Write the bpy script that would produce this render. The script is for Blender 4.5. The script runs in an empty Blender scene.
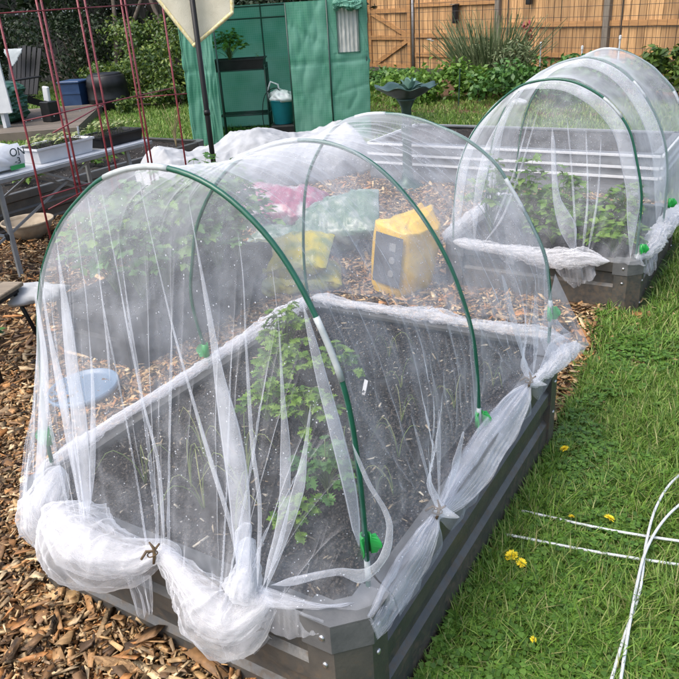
import bpy, math, random
import numpy as np
from mathutils import Vector, Matrix, Euler

C = bpy.context.scene.collection
scene = bpy.context.scene
R = math.radians

# ------------------------------------------------------------------ camera, sky, sun, exposure
CAM = np.array([1.7251, -1.0031, 1.6339])
YAW, PITCH, ROLL = -0.5638, 0.4356, -0.0646
_f = np.array([math.sin(YAW) * math.cos(PITCH), math.cos(YAW) * math.cos(PITCH), -math.sin(PITCH)])
_r0 = np.array([math.cos(YAW), -math.sin(YAW), 0.0])
_u0 = np.cross(_r0, _f)
_r = math.cos(ROLL) * _r0 + math.sin(ROLL) * _u0
_u = -math.sin(ROLL) * _r0 + math.cos(ROLL) * _u0
cd = bpy.data.cameras.new('camera')
cam = bpy.data.objects.new('camera', cd)
C.objects.link(cam)
cam.matrix_world = Matrix(((_r[0], _u[0], -_f[0], CAM[0]), (_r[1], _u[1], -_f[1], CAM[1]),
                           (_r[2], _u[2], -_f[2], CAM[2]), (0, 0, 0, 1)))
cd.sensor_width = 36
cd.lens = 36 * 732.8 / 679
cd.clip_start = 0.05
cd.clip_end = 500
scene.camera = cam

w = bpy.data.worlds.new("World")
scene.world = w
w.use_nodes = True
nt = w.node_tree
bg = nt.nodes['Background']
sky = nt.nodes.new('ShaderNodeTexSky')
sky.sky_type = 'NISHITA'
sky.sun_disc = False
SUN_EL, SUN_AZ = 58, 205
sky.sun_elevation = R(SUN_EL)
sky.sun_rotation = R(SUN_AZ)
sky.air_density = 1.0
sky.dust_density = 4.0
hs = nt.nodes.new('ShaderNodeHueSaturation')
hs.inputs['Saturation'].default_value = 0.85
nt.links.new(sky.outputs[0], hs.inputs['Color'])
nt.links.new(hs.outputs[0], bg.inputs[0])
bg.inputs[1].default_value = 0.15
sl = bpy.data.lights.new('sun', 'SUN')
sl.energy = 0.95
sl.angle = R(40)
sl.color = (1.0, 0.975, 0.93)
sun = bpy.data.objects.new('sun', sl)
C.objects.link(sun)
sd = Vector((math.sin(R(SUN_AZ)) * math.cos(R(SUN_EL)), math.cos(R(SUN_AZ)) * math.cos(R(SUN_EL)), math.sin(R(SUN_EL))))
sun.rotation_euler = sd.to_track_quat('Z', 'Y').to_euler()
sun.location = sd * 20
vs = scene.view_settings
vs.view_transform = 'Standard'
vs.look = 'None'
vs.gamma = 1
vs.use_curve_mapping = False
vs.exposure = 1.22
scene.cycles.transparent_max_bounces = 72
scene.cycles.max_bounces = 8
scene.cycles.diffuse_bounces = 3
scene.cycles.glossy_bounces = 2
scene.cycles.transmission_bounces = 4
scene.cycles.caustics_reflective = False
scene.cycles.caustics_refractive = False

rng = np.random.default_rng(7)
random.seed(7)

# ------------------------------------------------------------------ helpers
def tag(o, label=None, cat=None, group=None, kind=None):
    if label: o['label'] = label
    if cat: o['category'] = cat
    if group: o['group'] = group
    if kind: o['kind'] = kind
    return o

def thing(name, label, cat, loc=(0, 0, 0), rz=0, group=None):
    o = bpy.data.objects.new(name, None)
    o.empty_display_size = 0.1
    C.objects.link(o)
    o.location = loc
    o.rotation_euler = (0, 0, rz)
    return tag(o, label, cat, group)

def mesh_np(name, V, F, mat, parent=None, smooth=False, loc=None, mats=None):
    """V (n,3) array; F array (m,k) of equal sized faces, or a list of faces"""
    me = bpy.data.meshes.new(name)
    V = np.asarray(V, np.float32)
    if isinstance(F, np.ndarray):
        m, k = F.shape
        me.vertices.add(len(V)); me.vertices.foreach_set('co', V.ravel())
        me.loops.add(m * k); me.loops.foreach_set('vertex_index', F.astype(np.int32).ravel())
        me.polygons.add(m)
        me.polygons.foreach_set('loop_start', np.arange(0, m * k, k, dtype=np.int32))
        me.polygons.foreach_set('loop_total', np.full(m, k, np.int32))
        me.update(calc_edges=True)
        me.validate()
    else:
        me.from_pydata([tuple(map(float, v)) for v in V], [], [tuple(map(int, f)) for f in F])
    if smooth:
        me.polygons.foreach_set('use_smooth', np.ones(len(me.polygons), bool))
    me.materials.append(mat)
    o = bpy.data.objects.new(name, me)
    C.objects.link(o)
    if parent is not None: o.parent = parent
    if loc is not None: o.location = loc
    return o

def rotm(rx=0, ry=0, rz=0):
    return np.array(Euler((rx, ry, rz)).to_matrix())

class MB:
    def __init__(s):
        s.v = []; s.f = []; s.n = 0
    def add(s, V, F):
        V = np.asarray(V, float)
        s.v.append(V)
        s.f += [tuple(int(i) + s.n for i in f) for f in F]
        s.n += len(V)
        return s
    def box(s, c, d, rot=None, taper=1.0, bev=0.0):
        x, y, z = np.array(d) / 2.0
        if bev <= 0:
            V = np.array([(-x, -y, -z), (x, -y, -z), (x, y, -z), (-x, y, -z),
                          (-x * taper, -y * taper, z), (x * taper, -y * taper, z), (x * taper, y * taper, z), (-x * taper, y * taper, z)])
            F = [(0, 3, 2, 1), (4, 5, 6, 7), (0, 1, 5, 4), (1, 2, 6, 5), (2, 3, 7, 6), (3, 0, 4, 7)]
        else:
            b = min(bev, x * .9, y * .9, z * .9)
            ring = lambda X, Y, Z: [(-X, -Y, Z), (X, -Y, Z), (X, Y, Z), (-X, Y, Z)]
            def oct_(X, Y, Z, b):
                return [(-X + b, -Y, Z), (X - b, -Y, Z), (X, -Y + b, Z), (X, Y - b, Z), (X - b, Y, Z), (-X + b, Y, Z), (-X, Y - b, Z), (-X, -Y + b, Z)]
            V = oct_(x - b, y - b, -z, b * .5) + oct_(x, y, -z + b, b) + oct_(x * taper, y * taper, z - b, b) + oct_(x * taper - b, y * taper - b, z, b * .5)
            F = [tuple(range(7, -1, -1)), tuple(range(24, 32))]
            for k in range(3):
                for i in range(8):
                    j = (i + 1) % 8
                    F.append((k * 8 + i, k * 8 + j, k * 8 + 8 + j, k * 8 + 8 + i))
            V = np.array(V)
        if rot is not None: V = V @ np.asarray(rot).T
        return s.add(V + np.array(c, float), F)
    def tube(s, path, r, n=8, cap=True, closed=False):
        P = np.asarray(path, float); m = len(P)
        r = np.broadcast_to(np.asarray(r, float), (m,))
        T = np.gradient(P, axis=0)
        if closed: T = np.roll(P, -1, 0) - np.roll(P, 1, 0)
        T /= np.linalg.norm(T, axis=1)[:, None] + 1e-12
        a = np.array([0, 0, 1.0]) if abs(T[0][2]) < .9 else np.array([1.0, 0, 0])
        nrm = np.cross(T[0], a); nrm /= np.linalg.norm(nrm)
        V = []
        for i in range(m):
            nrm = nrm - T[i] * (nrm @ T[i]); nrm /= np.linalg.norm(nrm) + 1e-12
            b = np.cross(T[i], nrm)
            for k in range(n):
                t = 2 * math.pi * k / n
                V.append(P[i] + r[i] * (math.cos(t) * nrm + math.sin(t) * b))
        F = []
        for i in range(m if closed else m - 1):
            for k in range(n):
                i2 = (i + 1) % m
                F.append((i * n + k, i * n + (k + 1) % n, i2 * n + (k + 1) % n, i2 * n + k))
        if cap and not closed:
            F.append(tuple(range(n - 1, -1, -1))); F.append(tuple((m - 1) * n + k for k in range(n)))
        return s.add(V, F)
    def bar(s, a, b, r, n=6):
        return s.tube([a, b], r, n)
    def beam(s, a, b, wd, th, up=(0, 0, 1)):
        a = np.array(a, float); b = np.array(b, float)
        d = b - a; L = np.linalg.norm(d); d /= L
        up = np.array(up, float); sd_ = np.cross(d, up)
        if np.linalg.norm(sd_) < 1e-3: sd_ = np.cross(d, np.array([1.0, 0, 0]))
        sd_ /= np.linalg.norm(sd_); up = np.cross(sd_, d)
        return s.box((a + b) / 2, (L, wd, th), np.stack([d, sd_, up], 1))
    def lathe(s, prof, n=32, c=(0, 0, 0), rot=None, wave=None):
        V = []
        for (r, z) in prof:
            for k in range(n):
                t = 2 * math.pi * k / n
                rr, zz = (r, z) if wave is None else wave(r, z, t)
                V.append((rr * math.cos(t), rr * math.sin(t), zz))
        V = np.array(V); m = len(prof)
        if rot is not None: V = V @ np.asarray(rot).T
        F = [(i * n + k, i * n + (k + 1) % n, (i + 1) * n + (k + 1) % n, (i + 1) * n + k) for i in range(m - 1) for k in range(n)]
        return s.add(V + np.array(c, float), F)
    def prism(s, poly, axis_pts, close=True):
        """poly list of (a,b) ; axis_pts: (origin, ea, eb, ext) """
        o, ea, eb, ext = [np.array(q, float) for q in axis_pts]
        n = len(poly)
        V = [o + ea * a + eb * b for a, b in poly] + [o + ea * a + eb * b + ext for a, b in poly]
        F = [(i, (i + 1) % n, n + (i + 1) % n, n + i) for i in range(n)]
        F += [tuple(range(n - 1, -1, -1)), tuple(range(n, 2 * n))]
        return s.add(V, F)
    def build(s, name, mat, parent=None, smooth=False, loc=None):
        return mesh_np(name, np.concatenate(s.v), s.f, mat, parent, smooth, loc)

def grid_faces(nu, nv):
    i = np.arange(nu - 1)[:, None] * nv + np.arange(nv - 1)[None, :]
    i = i.ravel()
    return np.stack([i, i + nv, i + nv + 1, i + 1], 1)

def hash2(ix, iy, seed):
    h = (ix.astype(np.int64) * 374761393 + iy.astype(np.int64) * 668265263 + seed * 1442695041) & 0x7fffffff
    h = ((h ^ (h >> 13)) * 1274126177) & 0x7fffffff
    return ((h ^ (h >> 16)) & 0xffff) / 65535.0

def noise2(x, y, seed=0):
    x = np.asarray(x, float); y = np.asarray(y, float)
    ix = np.floor(x).astype(np.int64); iy = np.floor(y).astype(np.int64)
    fx = x - ix; fy = y - iy
    fx = fx * fx * (3 - 2 * fx); fy = fy * fy * (3 - 2 * fy)
    a = hash2(ix, iy, seed); b = hash2(ix + 1, iy, seed); c = hash2(ix, iy + 1, seed); d = hash2(ix + 1, iy + 1, seed)
    return (a * (1 - fx) + b * fx) * (1 - fy) + (c * (1 - fx) + d * fx) * fy - 0.5

def catmull(P, n):
    P = np.asarray(P, float)
    t = np.concatenate([[0], np.cumsum(np.linalg.norm(np.diff(P, axis=0), axis=1))])
    m = len(P)
    T = np.zeros_like(P)
    for i in range(m):
        a, b = max(0, i - 1), min(m - 1, i + 1)
        T[i] = (P[b] - P[a]) / max(t[b] - t[a], 1e-9)
    s = np.linspace(0, t[-1], n)
    k = np.clip(np.searchsorted(t, s, side='right') - 1, 0, m - 2)
    h = (t[k + 1] - t[k])[:, None]
    q = ((s - t[k]) / (t[k + 1] - t[k]))[:, None]
    return ((2 * q**3 - 3 * q**2 + 1) * P[k] + (q**3 - 2 * q**2 + q) * h * T[k] + (-2 * q**3 + 3 * q**2) * P[k + 1] + (q**3 - q**2) * h * T[k + 1])

def arclen_resample(P, n):
    P = np.asarray(P, float)
    t = np.concatenate([[0], np.cumsum(np.linalg.norm(np.diff(P, axis=0), axis=1))])
    s = np.linspace(0, t[-1], n)
    return np.stack([np.interp(s, t, P[:, k]) for k in range(P.shape[1])], 1)

# ------------------------------------------------------------------ materials
def nodes(m):
    m.use_nodes = True
    return m.node_tree.nodes, m.node_tree.links, m.node_tree.nodes['Principled BSDF']

def mat(name, col, col2=None, rough=0.6, scale=6, bump=0.0, bscale=60, metal=0.0, spec=0.5, stretch=None, island=0.0, detail=4, contrast=(0.35, 0.65), trans=0.0, coat=0.0):
    m = bpy.data.materials.new(name)
    N, L, b = nodes(m)
    b.inputs['Roughness'].default_value = rough
    b.inputs['Metallic'].default_value = metal
    b.inputs['Specular IOR Level'].default_value = spec
    b.inputs['Coat Weight'].default_value = coat
    col2 = col2 or tuple(c * 0.8 for c in col)
    tc = N.new('ShaderNodeTexCoord')
    mp = N.new('ShaderNodeMapping')
    if stretch: mp.inputs['Scale'].default_value = stretch
    L.new(tc.outputs['Object'], mp.inputs[0])
    nz = N.new('ShaderNodeTexNoise')
    nz.inputs['Scale'].default_value = scale
    nz.inputs['Detail'].default_value = detail
    L.new(mp.outputs[0], nz.inputs['Vector'])
    rp = N.new('ShaderNodeValToRGB')
    rp.color_ramp.elements[0].position = contrast[0]; rp.color_ramp.elements[1].position = contrast[1]
    rp.color_ramp.elements[0].color = (*col, 1); rp.color_ramp.elements[1].color = (*col2, 1)
    L.new(nz.outputs['Fac'], rp.inputs[0])
    out = rp.outputs[0]
    if island > 0:
        ge = N.new('ShaderNodeNewGeometry')
        mr = N.new('ShaderNodeMapRange')
        mr.inputs['To Min'].default_value = 1 - island; mr.inputs['To Max'].default_value = 1 + island
        L.new(ge.outputs['Random Per Island'], mr.inputs[0])
        h = N.new('ShaderNodeHueSaturation')
        L.new(out, h.inputs['Color']); L.new(mr.outputs[0], h.inputs['Value'])
        out = h.outputs[0]
    L.new(out, b.inputs['Base Color'])
    if bump > 0:
        n2 = N.new('ShaderNodeTexNoise'); n2.inputs['Scale'].default_value = bscale; n2.inputs['Detail'].default_value = 5
        L.new(mp.outputs[0], n2.inputs['Vector'])
        bp = N.new('ShaderNodeBump'); bp.inputs['Strength'].default_value = bump; bp.inputs['Distance'].default_value = 0.01
        L.new(n2.outputs['Fac'], bp.inputs['Height']); L.new(bp.outputs[0], b.inputs['Normal'])
    if trans > 0:
        tr = N.new('ShaderNodeBsdfTranslucent'); L.new(out, tr.inputs[0])
        mx = N.new('ShaderNodeMixShader'); mx.inputs[0].default_value = trans
        L.new(b.outputs[0], mx.inputs[1]); L.new(tr.outputs[0], mx.inputs[2])
        L.new(mx.outputs[0], N['Material Output'].inputs[0])
    return m

def ramp_island(name, cols, rough=0.6, trans=0.0, nscale=30, namt=0.25, spec=0.4, bump=0.0):
    """colour picked per loose piece from a list"""
    m = bpy.data.materials.new(name)
    N, L, b = nodes(m)
    b.inputs['Roughness'].default_value = rough
    b.inputs['Specular IOR Level'].default_value = spec
    ge = N.new('ShaderNodeNewGeometry')
    rp = N.new('ShaderNodeValToRGB')
    el = rp.color_ramp.elements
    while len(el) < len(cols): el.new(0.5)
    for i, c in enumerate(cols):
        el[i].position = i / (len(cols) - 1); el[i].color = (*c, 1)
    L.new(ge.outputs['Random Per Island'], rp.inputs[0])
    tc = N.new('ShaderNodeTexCoord')
    nz = N.new('ShaderNodeTexNoise'); nz.inputs['Scale'].default_value = nscale; nz.inputs['Detail'].default_value = 4
    L.new(tc.outputs['Object'], nz.inputs['Vector'])
    mr = N.new('ShaderNodeMapRange'); mr.inputs['From Min'].default_value = .3; mr.inputs['From Max'].default_value = .7
    mr.inputs['To Min'].default_value = 1 - namt; mr.inputs['To Max'].default_value = 1 + namt
    L.new(nz.outputs['Fac'], mr.inputs[0])
    h = N.new('ShaderNodeHueSaturation')
    L.new(rp.outputs[0], h.inputs['Color']); L.new(mr.outputs[0], h.inputs['Value'])
    L.new(h.outputs[0], b.inputs['Base Color'])
    if bump > 0:
        bp = N.new('ShaderNodeBump'); bp.inputs['Strength'].default_value = bump; bp.inputs['Distance'].default_value = .004
        L.new(nz.outputs['Fac'], bp.inputs['Height']); L.new(bp.outputs[0], b.inputs['Normal'])
    if trans > 0:
        tr = N.new('ShaderNodeBsdfTranslucent'); L.new(h.outputs[0], tr.inputs[0])
        mx = N.new('ShaderNodeMixShader'); mx.inputs[0].default_value = trans
        L.new(b.outputs[0], mx.inputs[1]); L.new(tr.outputs[0], mx.inputs[2])
        L.new(mx.outputs[0], N['Material Output'].inputs[0])
    return m

def net_material(name, cover, drops=0.5, tint=(0.86, 0.88, 0.93), thread=0.9):
    """fine woven mesh: threads cover a fraction of the light path, more when crossed at a slant"""
    m = bpy.data.materials.new(name)
    m.use_nodes = True
    N, L = m.node_tree.nodes, m.node_tree.links
    N.remove(N['Principled BSDF'])
    ge = N.new('ShaderNodeNewGeometry')
    dot = N.new('ShaderNodeVectorMath'); dot.operation = 'DOT_PRODUCT'
    L.new(ge.outputs['Incoming'], dot.inputs[0]); L.new(ge.outputs['Normal'], dot.inputs[1])
    ab = N.new('ShaderNodeMath'); ab.operation = 'ABSOLUTE'; L.new(dot.outputs['Value'], ab.inputs[0])
    mxx = N.new('ShaderNodeMath'); mxx.operation = 'MAXIMUM'; mxx.inputs[1].default_value = 0.10; L.new(ab.outputs[0], mxx.inputs[0])
    inv = N.new('ShaderNodeMath'); inv.operation = 'DIVIDE'; inv.inputs[0].default_value = 1.0; L.new(mxx.outputs[0], inv.inputs[1])
    pw = N.new('ShaderNodeMath'); pw.operation = 'POWER'; pw.inputs[0].default_value = 1 - cover; L.new(inv.outputs[0], pw.inputs[1])
    tc = N.new('ShaderNodeTexCoord')
    # water film held in the mesh in patches: slightly denser there
    nz = N.new('ShaderNodeTexNoise'); nz.inputs['Scale'].default_value = 7; nz.inputs['Detail'].default_value = 6; nz.inputs['Roughness'].default_value = .65
    L.new(tc.outputs['Object'], nz.inputs['Vector'])
    mr = N.new('ShaderNodeMapRange'); mr.inputs['From Min'].default_value = .4; mr.inputs['From Max'].default_value = .75
    mr.inputs['To Min'].default_value = 1.0; mr.inputs['To Max'].default_value = 0.74
    L.new(nz.outputs['Fac'], mr.inputs[0])
    tp = N.new('ShaderNodeMath'); tp.operation = 'MULTIPLY'; L.new(pw.outputs[0], tp.inputs[0]); L.new(mr.outputs[0], tp.inputs[1])
    # drops and specks
    vo = N.new('ShaderNodeTexVoronoi'); vo.inputs['Scale'].default_value = 125
    L.new(tc.outputs['Object'], vo.inputs['Vector'])
    sc = N.new('ShaderNodeSeparateColor'); L.new(vo.outputs['Color'], sc.inputs[0])
    n3 = N.new('ShaderNodeTexNoise'); n3.inputs['Scale'].default_value = 3.5; n3.inputs['Detail'].default_value = 3
    L.new(tc.outputs['Object'], n3.inputs['Vector'])
    thr = N.new('ShaderNodeMapRange'); thr.inputs['From Min'].default_value = .38; thr.inputs['From Max'].default_value = .66
    thr.inputs['To Min'].default_value = 0.0; thr.inputs['To Max'].default_value = 0.75 * drops
    L.new(n3.outputs['Fac'], thr.inputs[0])
    lt = N.new('ShaderNodeMath'); lt.operation = 'LESS_THAN'; L.new(sc.outputs[0], lt.inputs[0]); L.new(thr.outputs[0], lt.inputs[1])
    rad = N.new('ShaderNodeMath'); rad.operation = 'MULTIPLY'; rad.inputs[1].default_value = 0.25; L.new(sc.outputs[1], rad.inputs[0])
    lt2 = N.new('ShaderNodeMath'); lt2.operation = 'LESS_THAN'; L.new(vo.outputs['Distance'], lt2.inputs[0]); L.new(rad.outputs[0], lt2.inputs[1])
    dr = N.new('ShaderNodeMath'); dr.operation = 'MULTIPLY'; L.new(lt.outputs[0], dr.inputs[0]); L.new(lt2.outputs[0], dr.inputs[1])
    dr2 = N.new('ShaderNodeMath'); dr2.operation = 'MULTIPLY'; dr2.inputs[1].default_value = .72; L.new(dr.outputs[0], dr2.inputs[0])
    om = N.new('ShaderNodeMath'); om.operation = 'SUBTRACT'; om.inputs[0].default_value = 1; L.new(dr2.outputs[0], om.inputs[1])
    tf = N.new('ShaderNodeMath'); tf.operation = 'MULTIPLY'; L.new(tp.outputs[0], tf.inputs[0]); L.new(om.outputs[0], tf.inputs[1])
    df = N.new('ShaderNodeBsdfDiffuse'); df.inputs[0].default_value = (*[t * thread for t in tint], 1)
    tl = N.new('ShaderNodeBsdfTranslucent'); tl.inputs[0].default_value = (*[t * thread for t in tint], 1)
    m1 = N.new('ShaderNodeMixShader'); m1.inputs[0].default_value = .42
    L.new(df.outputs[0], m1.inputs[1]); L.new(tl.outputs[0], m1.inputs[2])
    gl = N.new('ShaderNodeBsdfGlossy'); gl.inputs['Roughness'].default_value = .35
    m3 = N.new('ShaderNodeMixShader'); m3.inputs[0].default_value = .06
    L.new(m1.outputs[0], m3.inputs[1]); L.new(gl.outputs[0], m3.inputs[2])
    tr = N.new('ShaderNodeBsdfTransparent')
    m2 = N.new('ShaderNodeMixShader')
    L.new(tf.outputs[0], m2.inputs[0]); L.new(m3.outputs[0], m2.inputs[1]); L.new(tr.outputs[0], m2.inputs[2])
    L.new(m2.outputs[0], N['Material Output'].inputs[0])
    return m

NET = net_material('insect_net', 0.070, 0.55, tint=(.92, .94, 1.0), thread=.95)
NET_FOLD = net_material('insect_net_doubled', 0.125, 0.25, tint=(.92, .94, 1.0), thread=.95)
NET_BUNCH = net_material('insect_net_gathered', 0.15, 0.12, tint=(0.93, 0.93, 0.95))
NET2 = net_material('insect_net_second', 0.078, 0.3, tint=(.92, .94, 1.0), thread=.95)
M = {}
M['bed'] = mat('grey_metal', (0.048, 0.049, 0.047), (0.082, 0.076, 0.066), rough=.42, scale=11, bump=.12, bscale=60, spec=.5, detail=9, contrast=(.36, .72))
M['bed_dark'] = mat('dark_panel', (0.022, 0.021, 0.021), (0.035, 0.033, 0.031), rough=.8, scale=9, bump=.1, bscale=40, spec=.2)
M['bed_cap'] = mat('grey_plastic_cap', (0.075, 0.078, 0.08), (0.115, 0.116, 0.115), rough=.36, scale=14, bump=.1, bscale=90)
M['steel'] = mat('steel', (0.5, 0.5, 0.5), rough=.3, metal=.9)
M['hoop'] = mat('green_hoop', (0.008, 0.07, 0.042), (0.012, 0.09, 0.055), rough=.3, scale=40)
M['ferrule'] = mat('white_ferrule', (0.42, 0.45, 0.45), (0.34, 0.37, 0.37), rough=.3, scale=60)
M['clip'] = mat('green_clip', (0.012, 0.24, 0.045), (0.015, 0.28, 0.05), rough=.35, scale=20)
M['clip_dark'] = mat('rusty_twig', (0.07, 0.045, 0.025), (0.12, 0.075, 0.03), rough=.6, scale=60)
M['rod'] = mat('white_rod', (0.58, 0.6, 0.6), (0.45, 0.47, 0.47), rough=.35, scale=30)
M['red_wire'] = mat('red_wire', (0.16, 0.018, 0.028), (0.22, 0.03, 0.035), rough=.4, scale=30)
M['black'] = mat('black_paint', (0.008, 0.008, 0.009), (0.012, 0.012, 0.012), rough=.45, spec=.25)
M['blackp'] = mat('black_plastic', (0.010, 0.010, 0.011), (0.018, 0.018, 0.018), rough=.45, scale=10, spec=.3)
M['white'] = mat('white_plastic', (0.60, 0.61, 0.62), (0.52, 0.53, 0.55), rough=.4, scale=8)
M['tablew'] = mat('table_top', (0.45, 0.47, 0.49), (0.38, 0.4, 0.43), rough=.35, scale=5)
M['tablel'] = mat('table_leg', (0.21, 0.22, 0.22), (0.26, 0.27, 0.27), rough=.45, scale=20, metal=.2)
M['cream'] = mat('cream_cloth', (0.72, 0.68, 0.55), (0.64, 0.60, 0.47), rough=.9, scale=12, bump=.25, bscale=160, trans=.25)
M['yellow_trim'] = mat('yellow_border', (0.60, 0.50, 0.20), (0.72, 0.66, 0.45), rough=.9, scale=70)
M['gh'] = mat('green_polyethylene', (0.08, 0.32, 0.205), (0.20, 0.45, 0.345), rough=.38, scale=2.2, bump=.35, bscale=14, trans=.55, detail=8)
def woven(m, pitch=.028):
    """pale reinforcing grid woven into the sheet"""
    N, L = m.node_tree.nodes, m.node_tree.links
    b = N['Principled BSDF']; src = b.inputs['Base Color'].links[0].from_socket
    tc = N.new('ShaderNodeTexCoord'); sp = N.new('ShaderNodeSeparateXYZ'); L.new(tc.outputs['Object'], sp.inputs[0])
    masks = []
    for ax in (0, 2):
        d = N.new('ShaderNodeMath'); d.operation = 'DIVIDE'; d.inputs[1].default_value = pitch; L.new(sp.outputs[ax], d.inputs[0])
        f = N.new('ShaderNodeMath'); f.operation = 'FRACT'; L.new(d.outputs[0], f.inputs[0])
        l = N.new('ShaderNodeMath'); l.operation = 'LESS_THAN'; l.inputs[1].default_value = .2; L.new(f.outputs[0], l.inputs[0]); masks.append(l)
    mx = N.new('ShaderNodeMath'); mx.operation = 'MAXIMUM'; L.new(masks[0].outputs[0], mx.inputs[0]); L.new(masks[1].outputs[0], mx.inputs[1])
    am = N.new('ShaderNodeMath'); am.operation = 'MULTIPLY'; am.inputs[1].default_value = .12; L.new(mx.outputs[0], am.inputs[0])
    mi = N.new('ShaderNodeMix'); mi.data_type = 'RGBA'; L.new(am.outputs[0], mi.inputs[0]); L.new(src, mi.inputs[6]); mi.inputs[7].default_value = (.5, .68, .6, 1)
    L.new(mi.outputs[2], b.inputs['Base Color'])
    for n in N:
        if n.type == 'BSDF_TRANSLUCENT': L.new(mi.outputs[2], n.inputs[0])
woven(M['gh'])
def splashed(m):
    """dried soil splashes on the lower part of the metal"""
    N, L = m.node_tree.nodes, m.node_tree.links
    b = N['Principled BSDF']; src = b.inputs['Base Color'].links[0].from_socket
    tc = N.new('ShaderNodeTexCoord'); nz = N.new('ShaderNodeTexNoise'); nz.inputs['Scale'].default_value = 38; nz.inputs['Detail'].default_value = 9; nz.inputs['Roughness'].default_value = .72
    L.new(tc.outputs['Object'], nz.inputs['Vector'])
    n2 = N.new('ShaderNodeTexNoise'); n2.inputs['Scale'].default_value = 3.5; L.new(tc.outputs['Object'], n2.inputs['Vector'])
    sp = N.new('ShaderNodeSeparateXYZ'); L.new(tc.outputs['Object'], sp.inputs[0])
    hz = N.new('ShaderNodeMapRange'); hz.inputs['From Min'].default_value = .05; hz.inputs['From Max'].default_value = .42; hz.inputs['To Min'].default_value = .12; hz.inputs['To Max'].default_value = -.05; L.new(sp.outputs[2], hz.inputs[0])
    a = N.new('ShaderNodeMath'); a.operation = 'ADD'; L.new(nz.outputs['Fac'], a.inputs[0]); L.new(hz.outputs[0], a.inputs[1])
    a2 = N.new('ShaderNodeMath'); a2.operation = 'MULTIPLY_ADD'; a2.inputs[1].default_value = .3; L.new(n2.outputs['Fac'], a2.inputs[0]); L.new(a.outputs[0], a2.inputs[2])
    r = N.new('ShaderNodeMapRange'); r.inputs['From Min'].default_value = .70; r.inputs['From Max'].default_value = .86; r.inputs['To Max'].default_value = .7; L.new(a2.outputs[0], r.inputs[0])
    mi = N.new('ShaderNodeMix'); mi.data_type = 'RGBA'; L.new(r.outputs[0], mi.inputs[0]); L.new(src, mi.inputs[6]); mi.inputs[7].default_value = (.11, .08, .052, 1)
    L.new(mi.outputs[2], b.inputs['Base Color'])
    ro = N.new('ShaderNodeMapRange'); ro.inputs['To Min'].default_value = .38; ro.inputs['To Max'].default_value = .8; L.new(r.outputs[0], ro.inputs[0]); L.new(ro.outputs[0], b.inputs['Roughness'])
splashed(M['bed'])
M['gh_dark'] = mat('green_binding', (0.012, 0.06, 0.04), (0.016, 0.075, 0.05), rough=.5)
M['gh_frame'] = mat('dark_frame', (0.012, 0.035, 0.028), (0.02, 0.045, 0.035), rough=.4)
M['gh_win'] = mat('window_gauze', (0.5, 0.5, 0.47), (0.36, 0.37, 0.34), rough=.8, scale=3, stretch=(14, 1, 1), trans=.2)
M['teal'] = mat('teal_bucket', (0.01, 0.13, 0.16), (0.012, 0.17, 0.2), rough=.35)
M['cloth_white'] = mat('white_fleece', (0.47, 0.48, 0.49), (0.38, 0.39, 0.40), rough=.9, scale=9, bump=.5, bscale=26, trans=.2)
M['bag_white'] = mat('white_bag', (0.7, 0.71, 0.72), (0.6, 0.62, 0.64), rough=.35, scale=14, bump=.3, bscale=24)
M['bag_yellow'] = mat('yellow_bag', (0.68, 0.43, 0.018), (0.5, 0.29, 0.02), rough=.32, scale=7, bump=.6, bscale=11)
M['bag_lemon'] = mat('lemon_bag', (0.50, 0.40, 0.02), (0.16, 0.2, 0.06), rough=.32, scale=8, bump=.6, bscale=11)
M['bag_pink'] = mat('pink_bag', (0.26, 0.05, 0.10), (0.36, 0.32, 0.32), rough=.32, scale=9, bump=.6, bscale=11, contrast=(.45, .6))
M['bag_green'] = mat('pale_green_bag', (0.09, 0.15, 0.10), (0.25, 0.29, 0.25), rough=.32, scale=11, bump=.6, bscale=11, contrast=(.45, .62))
M['bag_dgreen'] = mat('dark_green_bag', (0.012, 0.06, 0.035), (0.02, 0.09, 0.05), rough=.3, scale=8, bump=.8, bscale=10)
M['blue'] = mat('blue_lid', (0.10, 0.155, 0.23), (0.125, 0.185, 0.26), rough=.35)
M['blue_bin'] = mat('blue_bin', (0.018, 0.045, 0.11), (0.025, 0.06, 0.14), rough=.4)
M['bowl'] = mat('clay_bowl', (0.36, 0.3, 0.22), (0.26, 0.21, 0.15), rough=.75, scale=14, bump=.2)
M['deck'] = mat('deck_wood', (0.15, 0.12, 0.09), (0.09, 0.075, 0.06), rough=.75, scale=3, stretch=(1, 12, 1), island=.2)
M['stool_w'] = mat('stool_wood', (0.24, 0.19, 0.13), (0.16, 0.125, 0.085), rough=.65, scale=4, stretch=(1, 10, 1))
M['fence'] = mat('cedar_boards', (0.46, 0.27, 0.12), (0.24, 0.13, 0.055), rough=.75, scale=3.0, stretch=(9, 9, 0.7), island=.32, detail=9, contrast=(.38, .72))
M['fence_rail'] = mat('cedar_rail', (0.40, 0.21, 0.08), (0.30, 0.155, 0.06), rough=.75, scale=4, stretch=(1, 8, 8))
M['post'] = mat('weathered_post', (0.13, 0.11, 0.09), (0.2, 0.17, 0.13), rough=.8, scale=5, stretch=(8, 8, 1))
M['post_metal'] = mat('galvanised_post', (0.3, 0.3, 0.3), (0.22, 0.22, 0.22), rough=.45, metal=.5)
M['oldboard'] = mat('grey_weathered_board', (0.09, 0.085, 0.075), (0.05, 0.047, 0.042), rough=.85, scale=4, stretch=(8, 8, .8), island=.25)
M['wire'] = mat('thin_wire', (0.035, 0.03, 0.025), rough=.5)
M['bark'] = mat('bark', (0.06, 0.045, 0.033), (0.1, 0.08, 0.06), rough=.9, scale=8, stretch=(4, 4, 1), bump=.8, bscale=20)
M['stem'] = mat('stem', (0.08, 0.13, 0.03), (0.12, 0.15, 0.05), rough=.6)
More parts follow.
